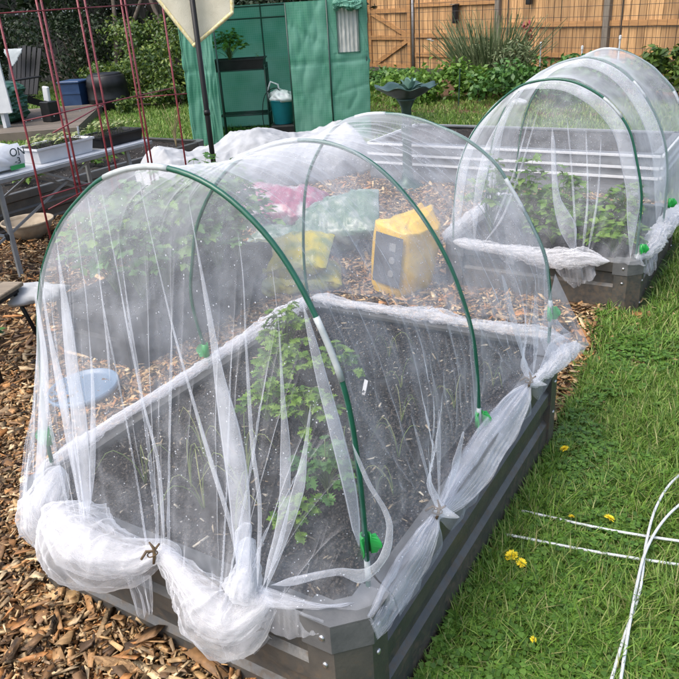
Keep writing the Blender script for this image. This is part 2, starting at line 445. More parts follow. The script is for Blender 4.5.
M['dry'] = mat('dry_stem', (0.3, 0.23, 0.12), (0.22, 0.16, 0.08), rough=.8)
M['verd'] = mat('dark_green_metal', (0.02, 0.05, 0.04), (0.035, 0.075, 0.06), rough=.4, scale=12, metal=.3)
M['agave'] = mat('grey_green_leaf', (0.16, 0.27, 0.22), (0.11, 0.2, 0.16), rough=.5, scale=9)
M['galv'] = mat('pale_corrugated', (0.13, 0.135, 0.14), (0.09, 0.095, 0.10), rough=.4, scale=6)
M['label_dark'] = mat('dark_label', (0.05, 0.05, 0.055), (0.07, 0.07, 0.075), rough=.4)
M['icon'] = mat('icon_grey', (.2, .2, .2))
M['ink'] = mat('dark_ink', (0.02, 0.05, 0.06), rough=.6)
M['green_ink'] = mat('green_ink', (0.03, 0.3, 0.08), rough=.6)
M['grey_cloth'] = mat('grey_cloth', (0.33, 0.36, 0.37), (0.26, 0.29, 0.3), rough=.9)
M['dand'] = mat('dandelion_petal', (0.78, 0.56, 0.01), (0.82, 0.66, 0.03), rough=.7, scale=90)
M['flower_w'] = mat('white_petal', (0.7, 0.7, 0.68), rough=.7)
M['red_leaf'] = mat('red_leaf', (0.25, 0.03, 0.03), (0.18, 0.03, 0.03), rough=.5, trans=.2)
M['leaf_bush'] = ramp_island('bush_leaf', [(0.025, 0.055, 0.012), (0.05, 0.095, 0.017), (0.09, 0.15, 0.024), (0.18, 0.23, 0.035)], .5, .25)
M['leaf_dark'] = ramp_island('dark_leaf', [(0.010, 0.02, 0.008), (0.016, 0.033, 0.011), (0.03, 0.05, 0.015)], .5, .2)
M['leaf_light'] = ramp_island('light_leaf', [(0.06, 0.13, 0.018), (0.11, 0.22, 0.03), (0.18, 0.30, 0.05)], .45, .35, spec=.35)
M['leaf_herb'] = ramp_island('herb_leaf', [(0.05, 0.125, 0.012), (0.10, 0.20, 0.02), (0.15, 0.26, 0.03), (0.2, 0.32, 0.05)], .45, .35, spec=.35)
M['leaf_mid'] = ramp_island('mid_leaf', [(0.035, 0.10, 0.02), (0.06, 0.15, 0.028), (0.09, 0.2, 0.04)], .45, .3)
M['leaf_grey'] = ramp_island('grey_green_needle', [(0.06, 0.095, 0.035), (0.11, 0.15, 0.06), (0.22, 0.24, 0.13)], .6, .15)
M['seedling'] = ramp_island('seedling_leaf', [(0.22, 0.26, 0.09), (0.35, 0.36, 0.16), (0.12, 0.2, 0.05)], .5, .3)
M['onion'] = ramp_island('pale_green_blade', [(0.2, 0.26, 0.07), (0.36, 0.36, 0.14), (0.11, 0.18, 0.04)], .5, .2)
M['grass'] = ramp_island('grass_blade', [(0.045, 0.105, 0.014), (0.095, 0.195, 0.024), (0.15, 0.27, 0.04), (0.22, 0.33, 0.065), (0.34, 0.32, 0.14)], .45, .35, spec=.35)
M['clover'] = ramp_island('clover_leaf', [(0.05, 0.12, 0.018), (0.085, 0.18, 0.025), (0.13, 0.245, 0.04)], .45, .3)
M['chip'] = ramp_island('wood_chip', [(0.03, 0.017, 0.01), (0.22, 0.115, 0.045), (0.38, 0.165, 0.05), (0.48, 0.31, 0.14), (0.11, 0.06, 0.03), (0.60, 0.45, 0.26), (0.30, 0.16, 0.062), (0.055, 0.034, 0.02), (0.52, 0.36, 0.185), (0.08, 0.046, 0.025), (0.42, 0.23, 0.095)], .6, 0, nscale=55, namt=.4, bump=.6)

def ground_mat(name, c1, c2, c3, scale, bump, bdist=.02, spots=None):
    m = bpy.data.materials.new(name)
    N, L, b = nodes(m)
    b.inputs['Roughness'].default_value = .85
    b.inputs['Specular IOR Level'].default_value = .3
    tc = N.new('ShaderNodeTexCoord')
    n1 = N.new('ShaderNodeTexNoise'); n1.inputs['Scale'].default_value = scale; n1.inputs['Detail'].default_value = 8; n1.inputs['Roughness'].default_value = .7
    L.new(tc.outputs['Object'], n1.inputs['Vector'])
    rp = N.new('ShaderNodeValToRGB'); e = rp.color_ramp.elements
    e[0].position = .35; e[0].color = (*c1, 1); e[1].position = .7; e[1].color = (*c3, 1)
    x = e.new(.52); x.color = (*c2, 1)
    L.new(n1.outputs['Fac'], rp.inputs[0])
    out = rp.outputs[0]
    if spots:
        vo = N.new('ShaderNodeTexVoronoi'); vo.inputs['Scale'].default_value = spots[0]
        L.new(tc.outputs['Object'], vo.inputs['Vector'])
        sc = N.new('ShaderNodeSeparateColor'); L.new(vo.outputs['Color'], sc.inputs[0])
        a = N.new('ShaderNodeMath'); a.operation = 'LESS_THAN'; a.inputs[1].default_value = spots[1]; L.new(sc.outputs[0], a.inputs[0])
        r_ = N.new('ShaderNodeMath'); r_.operation = 'MULTIPLY'; r_.inputs[1].default_value = .4; L.new(sc.outputs[1], r_.inputs[0])
        d = N.new('ShaderNodeMath'); d.operation = 'LESS_THAN'; L.new(vo.outputs['Distance'], d.inputs[0]); L.new(r_.outputs[0], d.inputs[1])
        mm = N.new('ShaderNodeMath'); mm.operation = 'MULTIPLY'; L.new(a.outputs[0], mm.inputs[0]); L.new(d.outputs[0], mm.inputs[1])
        mx = N.new('ShaderNodeMix'); mx.data_type = 'RGBA'
        L.new(mm.outputs[0], mx.inputs[0]); L.new(out, mx.inputs[6]); mx.inputs[7].default_value = (*spots[2], 1)
        out = mx.outputs[2]
    L.new(out, b.inputs['Base Color'])
    bp = N.new('ShaderNodeBump'); bp.inputs['Strength'].default_value = bump; bp.inputs['Distance'].default_value = bdist
    L.new(n1.outputs['Fac'], bp.inputs['Height']); L.new(bp.outputs[0], b.inputs['Normal'])
    return m
M['lawn'] = ground_mat('lawn_base', (0.022, 0.035, 0.01), (0.04, 0.065, 0.015), (0.075, 0.11, 0.025), 9, .8)
M['mulch'] = ground_mat('mulch_base', (0.035, 0.02, 0.012), (0.10, 0.055, 0.027), (0.24, 0.14, 0.065), 42, 1.0)
M['soil'] = ground_mat('bed_soil', (0.011, 0.009, 0.0075), (0.025, 0.020, 0.0165), (0.05, 0.041, 0.034), 34, 1.0, .03, spots=(85, .16, (0.4, 0.38, 0.35)))
M['crumb'] = ramp_island('soil_crumb', [(0.02, 0.017, 0.014), (0.035, 0.028, 0.023), (0.065, 0.05, 0.038), (0.026, 0.021, 0.018)], .8)
M['straw'] = ramp_island('straw_bit', [(0.16, 0.12, 0.07), (0.28, 0.22, 0.14), (0.42, 0.38, 0.3), (0.09, 0.06, 0.035)], .8)

# ------------------------------------------------------------------ ground
def sheet(name, poly, z, m, jitter=0.0):
    poly = np.array(poly, float)
    if jitter:
        P = []
        for i in range(len(poly)):
            a, b = poly[i], poly[(i + 1) % len(poly)]
            n = max(2, int(np.linalg.norm(b - a) / .12))
            for k in range(n): P.append(a + (b - a) * k / n + rng.normal(0, jitter, 2))
        poly = np.array(P)
    V = np.c_[poly, np.full(len(poly), z)]
    return mesh_np(name, V, [tuple(range(len(poly)))], m)

o = sheet('ground', [(-120, -40), (120, -40), (120, 160), (-120, 160)], 0, M['lawn']); tag(o, kind='structure')
MULCH = [(1.12, -2.5), (1.12, 1.6), (1.06, 2.35), (0.98, 2.75), (0.98, 3.2), (1.0, 4.2), (1.0, 5.15), (-0.6, 5.5), (-2.6, 6.2), (-4.4, 6.2), (-5.2, 4.6), (-5.0, 1.2), (-4.2, -2.5)]
def sstep(t):
    t = np.clip(t, 0, 1); return t * t * (3 - 2 * t)
def mulch_h(x, y):
    """chips heaped against the near end of the front bed"""
    return .085 * sstep((.62 - y) / .6) * sstep((1.13 - x) / .10) * (.35 + .65 * sstep((x + 1.5) / 1.2)) + .012 * noise2(x * 2.3, y * 2.3, 41)* sstep((1.0 - x) / .2)
o = sheet('fence_border', [(-4.6, 9.6), (-1.2, 9.2), (-.1, 9.6), (0.6, 11.7), (-6.2, 14.2), (-7.2, 12.5)], .004, M['mulch'], .06); tag(o, kind='structure')

def in_poly(x, y, poly):
    ins = np.zeros(len(x), bool)
    n = len(poly)
    for i in range(n):
        x1, y1 = poly[i]; x2, y2 = poly[(i + 1) % n]
        c = ((y1 > y) != (y2 > y)) & (x < (x2 - x1) * (y - y1) / (y2 - y1 + 1e-12) + x1)
        ins ^= c
    return ins

gx, gy = np.meshgrid(np.arange(-5.3, 1.2, .055), np.arange(-2.5, 6.3, .055), indexing='ij')
gF = grid_faces(*gx.shape); cxy = np.stack([gx.ravel(), gy.ravel()], 1)[gF].mean(1)
gF = gF[in_poly(cxy[:, 0], cxy[:, 1], MULCH)]
gV = np.stack([gx.ravel(), gy.ravel(), .006 + mulch_h(gx.ravel(), gy.ravel())], 1)
used, inv_ = np.unique(gF, return_inverse=True)
o = mesh_np('wood_chip_path', gV[used], inv_.reshape(gF.shape), M['mulch'], smooth=True); tag(o, kind='structure')

def seen(x, y, z=0.0, margin=30):
    """points that fall within the view of the camera (with a margin), for spending detail where it shows"""
    d = np.stack([x, y, np.full_like(x, z)], 1) - CAM
    dep = d @ _f
    X = 339.5 + 732.8 * (d @ _r) / np.maximum(dep, .01); Y = 339.5 - 732.8 * (d @ _u) / np.maximum(dep, .01)
    m_ = margin
    return (dep > .1) & (X > -m_ * 2) & (X < 679 + m_ * 2) & (Y > -m_) & (Y < 679 + m_ * 3)
BEDS = [(-.04, 1.15, -.04, 1.53), (0.0, 1.2, 2.86, 4.2), (-1.42, -.86, 1.2, 2.45)]
def off_beds(x, y):
    k = np.ones(len(x), bool)
    for a, b, c, d in BEDS: k &= ~((x > a) & (x < b) & (y > c) & (y < d))
    return k

# ------------------------------------------------------------------ wood chips (loose, uncountable)
def rand_rot(n, tilt, rg):
    yaw = rg.uniform(0, 2 * math.pi, n); tx = rg.normal(0, tilt, n); ty = rg.normal(0, tilt, n)
    cz, sz = np.cos(yaw), np.sin(yaw)
    Rz = np.zeros((n, 3, 3)); Rz[:, 0, 0] = cz; Rz[:, 0, 1] = -sz; Rz[:, 1, 0] = sz; Rz[:, 1, 1] = cz; Rz[:, 2, 2] = 1
    Rx = np.zeros((n, 3, 3)); Rx[:, 0, 0] = 1; Rx[:, 1, 1] = np.cos(tx); Rx[:, 1, 2] = -np.sin(tx); Rx[:, 2, 1] = np.sin(tx); Rx[:, 2, 2] = np.cos(tx)
    Ry = np.zeros((n, 3, 3)); Ry[:, 1, 1] = 1; Ry[:, 0, 0] = np.cos(ty); Ry[:, 0, 2] = np.sin(ty); Ry[:, 2, 0] = -np.sin(ty); Ry[:, 2, 2] = np.cos(ty)
    return Rz @ Rx @ Ry
def chips_geo(x, y, z, L, W, T, tilt, rg):
    n = len(x)
    base = np.array([(-1, -1, -1), (1, -1, -1), (1, 1, -1), (-1, 1, -1), (-1, -1, 1), (1, -1, 1), (1, 1, 1), (-1, 1, 1)], float) * .5
    V = base[None] * np.stack([L, W, T], 1)[:, None, :]
    end = rg.uniform(.35, 1.15, (n, 2))
    V[:, [0, 3, 4, 7], 1] *= end[:, :1]; V[:, [1, 2, 5, 6], 1] *= end[:, 1:]
    V[:, :, 0] += rg.normal(0, .10, (n, 8)) * L[:, None]
    V[:, :, 1] += rg.normal(0, .14, (n, 8)) * W[:, None]
    V[:, :, 2] += rg.normal(0, .3, (n, 8)) * T[:, None]
    V = np.einsum('nij,nkj->nki', rand_rot(n, tilt, rg), V) + np.stack([x, y, z], 1)[:, None]
    F = np.array([(0, 3, 2, 1), (4, 5, 6, 7), (0, 1, 5, 4), (1, 2, 6, 5), (2, 3, 7, 6), (3, 0, 4, 7)])
    F = (np.arange(n)[:, None, None] * 8 + F[None]).reshape(-1, 4)
    return V.reshape(-1, 3), F
def scatter(x0, x1, y0, y1, n, rg):
    x = rg.uniform(x0, x1, n); y = rg.uniform(y0, y1, n)
    k = seen(x, y) & in_poly(x, y, MULCH) & off_beds(x, y)
    return x[k], y[k]
rg = np.random.default_rng(11)
Vs, Fs, off = [], [], 0
def addchips(x, y, lmin, lsig, zmax, tilt):
    global off
    n = len(x)
    L = np.clip(lmin * np.exp(rg.normal(0, lsig, n)), .005, .11)
    W = L * rg.uniform(.12, .58, n); W = np.minimum(W, .034); T = rg.uniform(.0018, .005, n)
    z = .008 + mulch_h(x, y) + zmax * rg.random(n) ** 1.3
    V, F = chips_geo(x, y, z, L, W, T, tilt, rg)
    Vs.append(V); Fs.append(F + off); off += len(V)
x, y = scatter(-1.6, 1.13, -1.0, 1.5, 52000, rg); addchips(x, y, .021, .68, .032, .30)
x, y = scatter(-1.2, 1.13, -1.0, .9, 30000, rg); addchips(x, y, .011, .5, .026, .4)
x, y = scatter(-1.4, 1.13, -1.0, .6, 1500, rg); addchips(x, y, .046, .35, .042, .25)
x, y = scatter(-5.2, -.9, -.6, 6.2, 42000, rg); addchips(x, y, .028, .6, .03, .3)
x, y = scatter(-1.0, 1.1, 1.5, 5.5, 26000, rg); addchips(x, y, .03, .5, .03, .3)
# a few strays on the grass edge
n = 220; x = rg.uniform(1.12, 1.45, n) + rg.exponential(.05, n); y = rg.uniform(1.4, 3.3, n); addchips(x, y, .02, .4, .03, .5)
n = 260; x = rg.normal(1.12, .12, n); y = rg.uniform(2.0, 2.9, n); addchips(x, y, .024, .4, .03, .4)
o = mesh_np('wood_chips', np.concatenate(Vs), np.concatenate(Fs), M['chip'])
tag(o, 'loose brown and tan wood chips covering the path round the raised beds', 'wood chips', kind='stuff')

def splinter(name, p, L, W, yaw, label, seed):
    rg_ = np.random.default_rng(seed)
    n = 14; s = np.linspace(-.5, .5, n)
    V = []
    for i, t in enumerate(s):
        wd = W * (1 - (2 * abs(t)) ** 3 * .75) * (1 + rg_.normal(0, .10)); h = .012 * (1 + rg_.normal(0, .2))
        cy = math.sin(t * 3) * .004 + rg_.normal(0, .0015)
        for (a, b) in ((-.5, 0), (-.22, .9), (.1, 1.0), (.35, .7), (.5, 0.05)):
            V.append((t * L + rg_.normal(0, .002), cy + a * wd, h * b + rg_.normal(0, .001)))
    F = [(i * 5 + k, i * 5 + k + 1, i * 5 + 6 + k, i * 5 + 5 + k) for i in range(n - 1) for k in range(4)]
    V = np.array(V) @ rotm(0, R(3), yaw).T + np.array(p)
    m = mat('split_wood', (0.36, 0.22, 0.10), (0.17, 0.095, 0.042), rough=.75, scale=7, stretch=(3, 16, 16), bump=.5, bscale=30)
    o = mesh_np(name, V, F, m)
    return tag(o, label, 'wood piece')
splinter('wood_splinter', (0.475, -0.175, .118), .17, .03, R(12), 'long pale split stick on the wood chips below the drooping net tail', 3)
splinter('wood_splinter', (0.60, -0.30, .118), .13, .022, R(55), 'short split stick on the wood chips near the bottom edge', 4)

# ------------------------------------------------------------------ raised beds
def bed_panel(mb, a, b, H, inward):
    """one long side: rim flange, corrugated wall"""
    a = np.array(a, float); b = np.array(b, float); d = b - a; Ln = np.linalg.norm(d[:2])
    nrm = np.array([inward[0], inward[1], 0.0])
    prof = [(0.045, H - .012), (0.045, H), (-.004, H), (-.006, H - .006), (-.006, H - .062), (.012, H - .075), (.012, H - .135), (-.004, H - .15), (-.004, H - .2)]
    z = H - .2
    while z > .10:
        prof += [(.012, z - .015), (.012, z - .065), (-.004, z - .08), (-.004, z - .13)]; z -= .13
    prof += [(-.004, -.03), (.02, -.03)]
    # inner skin
    prof += [(.02, H - .02)]
    P = [(p, q) for p, q in prof]
    o3 = np.array([a[0], a[1], 0.0])
    n = len(P)
    V = [o3 + nrm * p + np.array([0, 0, q]) for p, q in P] + [o3 + d + nrm * p + np.array([0, 0, q]) for p, q in P]
    F = [(i, n + i, n + i + 1, i + 1) for i in range(n - 1)]
    mb.add(V, F)

def raised_bed(x0, x1, y0, y1, H, label, loc, group=None, screws=True, pm='bed'):
    t = thing('raised_bed', label, 'raised bed', loc, 0, group)
    c = .085
    for (a, b, inn) in (((x0 + c, y0), (x1 - c, y0), (0, 1)), ((x1, y0 + c), (x1, y1 - c), (-1, 0)), ((x1 - c, y1), (x0 + c, y1), (0, -1)), ((x0, y1 - c), (x0, y0 + c), (1, 0))):
        mb = MB(); bed_panel(mb, (*a, 0), (*b, 0), H, inn); mb.build('side_panel', M[pm], t)
    for (cx, cy, sx, sy) in ((x1, y0, 1, -1), (x1, y1, 1, 1), (x0, y1, -1, 1), (x0, y0, -1, -1)):
        e = .012
        # plan outline of the chamfered corner, running from one wall to the other
        outl = [(-c - .03, 0 + e), (-c * .62, e), (-.012, -.022), (e, -c * .62) , (e, -c - .03)]
        outl = [(-c - .035, e), (-.050, e), (e, -.050), (e, -c - .035)]
        inn = [(-.02, -c - .035), (-.02, -.065), (-.065, -.02), (-c - .035, -.02)]
        poly = [(cx + sx * p, cy + sy * q) for p, q in outl + inn]
        if sx * sy < 0: poly = poly
        mb = MB(); mb.prism(poly, ((0, 0, -.03), (1, 0, 0), (0, 1, 0), (0, 0, H - .07 + .03))); post = mb.build('corner_post', M[pm], t)
        # cap: flat plate on the rim and a skirt folded down outside it
        k = .004
        outl2 = [(-c - .045, e + k), (-.052, e + k), (e + k, -.052), (e + k, -c - .045)]
        plate = outl2 + [(-.055, -c - .045), (-.055, -.085), (-.085, -.055), (-c - .045, -.055)]
        mb = MB(); mb.prism([(cx + sx * p, cy + sy * q) for p, q in plate], ((0, 0, H + .002), (1, 0, 0), (0, 1, 0), (0, 0, .004)))
        inn2 = [(e - .001, -c - .045), (e - .001, -.0535), (-.0535, e - .001), (-c - .045, e - .001)]
        mb.prism([(cx + sx * p, cy + sy * q) for p, q in outl2 + inn2], ((0, 0, H - .073), (1, 0, 0), (0, 1, 0), (0, 0, .0745)))
        cap = mb.build('corner_cap', M['bed_cap' if pm == 'bed' else pm], t)
        if screws:
            for (p, q, nx, ny) in [(-.075, e + k, 0, 1), (e + k, -.075, 1, 0)]:
                for zz in (H - .035, H - .12, H - .25):
                    wx, wy = cx + sx * (p + nx * .001), cy + sy * (q + ny * .001)
                    if zz < H - .1: wx -= sx * nx * .004; wy -= sy * ny * .004
                    rt = (rotm(R(-90), 0, 0) if ny * sy > 0 else rotm(R(90), 0, 0)) if ny else rotm(0, R(90) * sx, 0)
                    mb = MB(); mb.lathe([(0, .004), (.005, .0035), (.0075, .001), (.0075, -.004)], 12, (wx, wy, zz), rt)
                    mb.build('screw', M['steel'], post, True)
    return t

def soil_bed(x0, x1, y0, y1, z, loc, nm='bed_soil', n=150, seed=3):
    g = np.stack(np.meshgrid(np.linspace(x0, x1, n), np.linspace(y0, y1, n), indexing='ij'), -1).reshape(-1, 2)
    h = noise2(g[:, 0] * 6, g[:, 1] * 6, seed) * .03 + noise2(g[:, 0] * 22, g[:, 1] * 22, seed + 1) * .022 + noise2(g[:, 0] * 60, g[:, 1] * 60, seed + 2) * .012
    V = np.c_[g, z + h]
    o = mesh_np(nm, V, grid_faces(n, n), M['soil'], smooth=True, loc=loc)
    return tag(o, kind='stuff')

H1 = .42
raised_bed(0, 1.11, -.045, 1.5, H1, 'dark grey metal raised bed under the big net tunnel in front', (0, 0, 0), 'raised garden beds')
o = soil_bed(.02, 1.09, -.025, 1.48, H1 - .04, (0, 0, 0)); tag(o, 'dark crumbly soil with pale specks filling the front raised bed', 'soil')
# crumbs and straw on the soil
rg = np.random.default_rng(5)
n = 26000; x = rg.uniform(.03, 1.08, n); y = rg.uniform(-.01, 1.47, n)
V, F = chips_geo(x, y, np.full(n, H1 - .034) + rg.uniform(-.008, .010, n), np.clip(.0055 * np.exp(rg.normal(0, .5, n)), .002, .02), np.clip(.0045 * np.exp(rg.normal(0, .4, n)), .002, .014), rg.uniform(.002, .006, n), .8, rg)
o = mesh_np('soil_crumbs', V, F, M['crumb']); tag(o, 'small dark soil crumbs on the front raised bed', 'soil', kind='stuff')
n = 560; x = rg.uniform(.03, 1.08, n); y = rg.uniform(.0, 1.47, n); L = np.clip(.0085 * np.exp(rg.normal(0, .75, n)), .003, .06)
V, F = chips_geo(x, y, np.full(n, H1 - .026) + rg.uniform(-.004, .008, n), L, np.clip(L * .3, .0018, .006), rg.uniform(.0015, .003, n), .35, rg)
o = mesh_np('plant_debris', V, F, M['straw']); tag(o, 'dry straw bits and pale crumbs scattered over the front bed soil', 'straw', kind='stuff')

# second bed
H2 = .27
raised_bed(0.03, 1.14, 2.93, 4.15, H2, 'dark grey metal raised bed under the smaller net tunnel behind on the right', (0, 0, 0), 'raised garden beds')
o = soil_bed(.05, 1.12, 2.95, 4.13, H2 - .03, (0, 0, 0), seed=9, n=90); tag(o, 'dark soil in the second raised bed on the right', 'soil')
# third bed (behind left, planted with a leafy crop)
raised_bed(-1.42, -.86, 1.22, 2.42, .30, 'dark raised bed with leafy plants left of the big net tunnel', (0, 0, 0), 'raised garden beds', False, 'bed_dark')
o = soil_bed(-1.40, -.88, 1.24, 2.40, .27, (0, 0, 0), seed=14, n=50); tag(o, 'dark soil in the left raised bed', 'soil')
# fourth bed behind the table
raised_bed(-5.0, -3.75, 1.4, 5.2, .32, 'long dark grey raised bed behind the white table', (0, 0, 0), 'raised garden beds', False)
o = soil_bed(-4.98, -3.77, 1.42, 5.18, .28, (0, 0, 0), seed=17, n=50); tag(o, 'dark soil in the long bed behind the table', 'soil')
# pale corrugated bed further back
t = thing('corrugated_bed', 'low grey bed with three white horizontal rails behind both net tunnels', 'raised bed', (0, 0, 0), 0, 'raised garden beds')
for (a, b, inn) in (((-1.75, 5.25), (.86, 5.25), (0, 1)), ((.86, 5.25), (.86, 6.3), (-1, 0)), ((.86, 6.3), (-1.75, 6.3), (0, -1)), ((-1.75, 6.3), (-1.75, 5.25), (1, 0))):
    a = np.array((*a, 0.)); b = np.array((*b, 0.)); nv = np.array((*inn, 0.))
    prof = [(.06, .36), (.06, .372), (0, .372)] + [(.004 * math.sin(k * 1.1), .37 - k * .02) for k in range(1, 20)]
    n = len(prof)
    V = [a + nv * p + np.array([0, 0, q]) for p, q in prof] + [b + nv * p + np.array([0, 0, q]) for p, q in prof]
    mesh_np('side_panel', V, [(i, n + i, n + i + 1, i + 1) for i in range(n - 1)], M['galv'], t)
    for zz in (.36, .265, .185):
        mb = MB(); mb.beam(a - nv * .014 + np.array([0, 0, zz]), b - nv * .014 + np.array([0, 0, zz]), .02, .018); mb.build('rail', M['white'], t)
o = soil_bed(-1.72, .84, 5.28, 6.27, .345, (0, 0, 0), seed=21, n=50); tag(o, 'dark soil in the pale corrugated bed', 'soil')

# ------------------------------------------------------------------ hoops and main net
HP1 = [(0.0, .36), (0.005, .48), (0.025, .611), (.066, .755), (.105, .9), (.15, 1.008), (.197, 1.089), (.28, 1.186), (.37, 1.257), (.466, 1.313), (.586, 1.343), (.686, 1.339), (.783, 1.306), (.872, 1.242), (.934, 1.169), (.993, 1.059), (1.041, .925), (1.062, .764), (1.071, .557), (1.072, .36)]
HP2 = [(-.028, .36), (-.060, .509), (-.051, .673), (-.017, .83), (.03, .962), (.13, 1.102), (.245, 1.193), (.367, 1.241), (.496, 1.261), (.615, 1.249), (.726, 1.203), (.833, 1.112), (.924, .991), (.985, .865), (1.03, .716), (1.05, .521), (1.056, .36)]
HP2[0] = (.012, .36); HP2[1] = (-.02, .47)
HP3 = [(.02, .36), (.0, .55), (.01, .75), (.05, .97), (.141, 1.125), (.219, 1.196), (.313, 1.228), (.39, 1.237), (.493, 1.232), (.604, 1.207), (.737, 1.155), (.846, 1.077), (.911, .987), (.989, .864), (1.038, .766), (1.057, .686), (1.071, .568), (1.075, .36)]
HY = [.085, .82, 1.48]
def hoop_obj(P, y, label, ferr, loc=(0, 0, 0), r=.0062):
    t = thing('tunnel_hoop', label, 'hoop', loc, 0, 'green tunnel hoops')
    Q = catmull(P, 90)
    path = np.c_[Q[:, 0], np.full(len(Q), y), Q[:, 1]]
    mb = MB(); mb.tube(path, r, 10); mb.build('hoop_tube', M['hoop'], t, True)
    for a, b in ferr:
        i0, i1 = int(a * 89), int(b * 89)
        mb = MB(); mb.tube(path[i0:i1 + 1], r * 1.14, 10); mb.build('connector', M['ferrule'], t, True)
    return t
hoop_obj(HP1, HY[0], 'nearest green hoop of the front net tunnel', [(.46, .53), (.71, .77), (.955, .975)])
hoop_obj(HP2, HY[1], 'middle green hoop of the front net tunnel', [(.42, .50), (.95, .975)])
hoop_obj(HP3, HY[2], 'farthest green hoop of the front net tunnel', [(.42, .48), (.70, .76), (.90, .95)])

def spring_clip(p, face, label, mtl=None, sc=1.0):
    """C shaped snap clip on a hoop with a flared lip"""
    t = thing('snap_clip', label, 'clip', p, face)
    prof = []
    for a in np.linspace(R(50), R(310), 16): prof.append((.0098 * math.cos(a), .0098 * math.sin(a)))
    out = []
    for a in np.linspace(R(310), R(50), 16): out.append((.0128 * math.cos(a), .0128 * math.sin(a)))
    poly = prof + [(.015, -.013), (.018, -.012)] + out + [(.019, .014), (.016, .016)]
    mb = MB(); mb.prism(prof + out, ((0, 0, -.026), (1, 0, 0), (0, 1, 0), (0, 0, .052)))
    mb.build('clip_shell', mtl or M['clip'], t, True)
    mb = MB()
    zs = np.linspace(-.026, .026, 9)
    V = []
    for z in zs:
        wv = .011 + .010 * math.cos(z / .026 * 2.4) * (1 if z > -.012 else .6)
        V += [(.006, .0105, z), (.006 + wv, .019 + .3 * wv, z), (.0062 + wv, .0175 + .3 * wv, z), (.007, .0085, z)]
    F = [(i * 4 + k, i * 4 + (k + 1) % 4, i * 4 + 4 + (k + 1) % 4, i * 4 + 4 + k) for i in range(8) for k in range(4)] + [(3, 2, 1, 0), (32, 33, 34, 35)]
    mb.add(V, F); V2 = [(a, -b, c) for a, b, c in V]; mb.add(V2, [f[::-1] for f in F]); mb.build('clip_lip', mtl or M['clip'], t, False)
    return t
spring_clip((1.0715, .085, .545), R(-25), 'bright green clip on the right leg of the nearest hoop')
spring_clip((1.054, .82, .455), R(-25), 'bright green clip on the right leg of the middle hoop')
spring_clip((1.0735, 1.48, .545), R(-20), 'bright green clip on the right leg of the farthest hoop')
spring_clip((0.012, .085, .53), R(160), 'green clip seen through net on the left leg of the nearest hoop')
spring_clip((-.02, .82, .475), R(160), 'green clip seen through net on the left leg of the middle hoop')

LE = [(-.035, .375), (-.045, .41), (-.03, .437), (-.012, .445)]
RE = [(1.095, .455), (1.118, .442), (1.134, .428), (1.142, .405), (1.144, .385)]
def net_curve(P, n, off=.0028):
    Q = catmull(P, 160)
    keep = Q[:, 1] > .475
    Q = Q[keep]
    T = np.gradient(Q, axis=0); T /= np.linalg.norm(T, axis=1)[:, None]
    Q = Q + np.stack([-T[:, 1], T[:, 0]], 1) * off
    full = np.concatenate([np.array(LE), Q, np.array(RE)])
    full = catmull(full, 400)
    return arclen_resample(full, n)
NU = 1200
NC = [net_curve(p, NU) for p in (HP1, HP2, HP3)]
U = np.linspace(0, 1, NU)
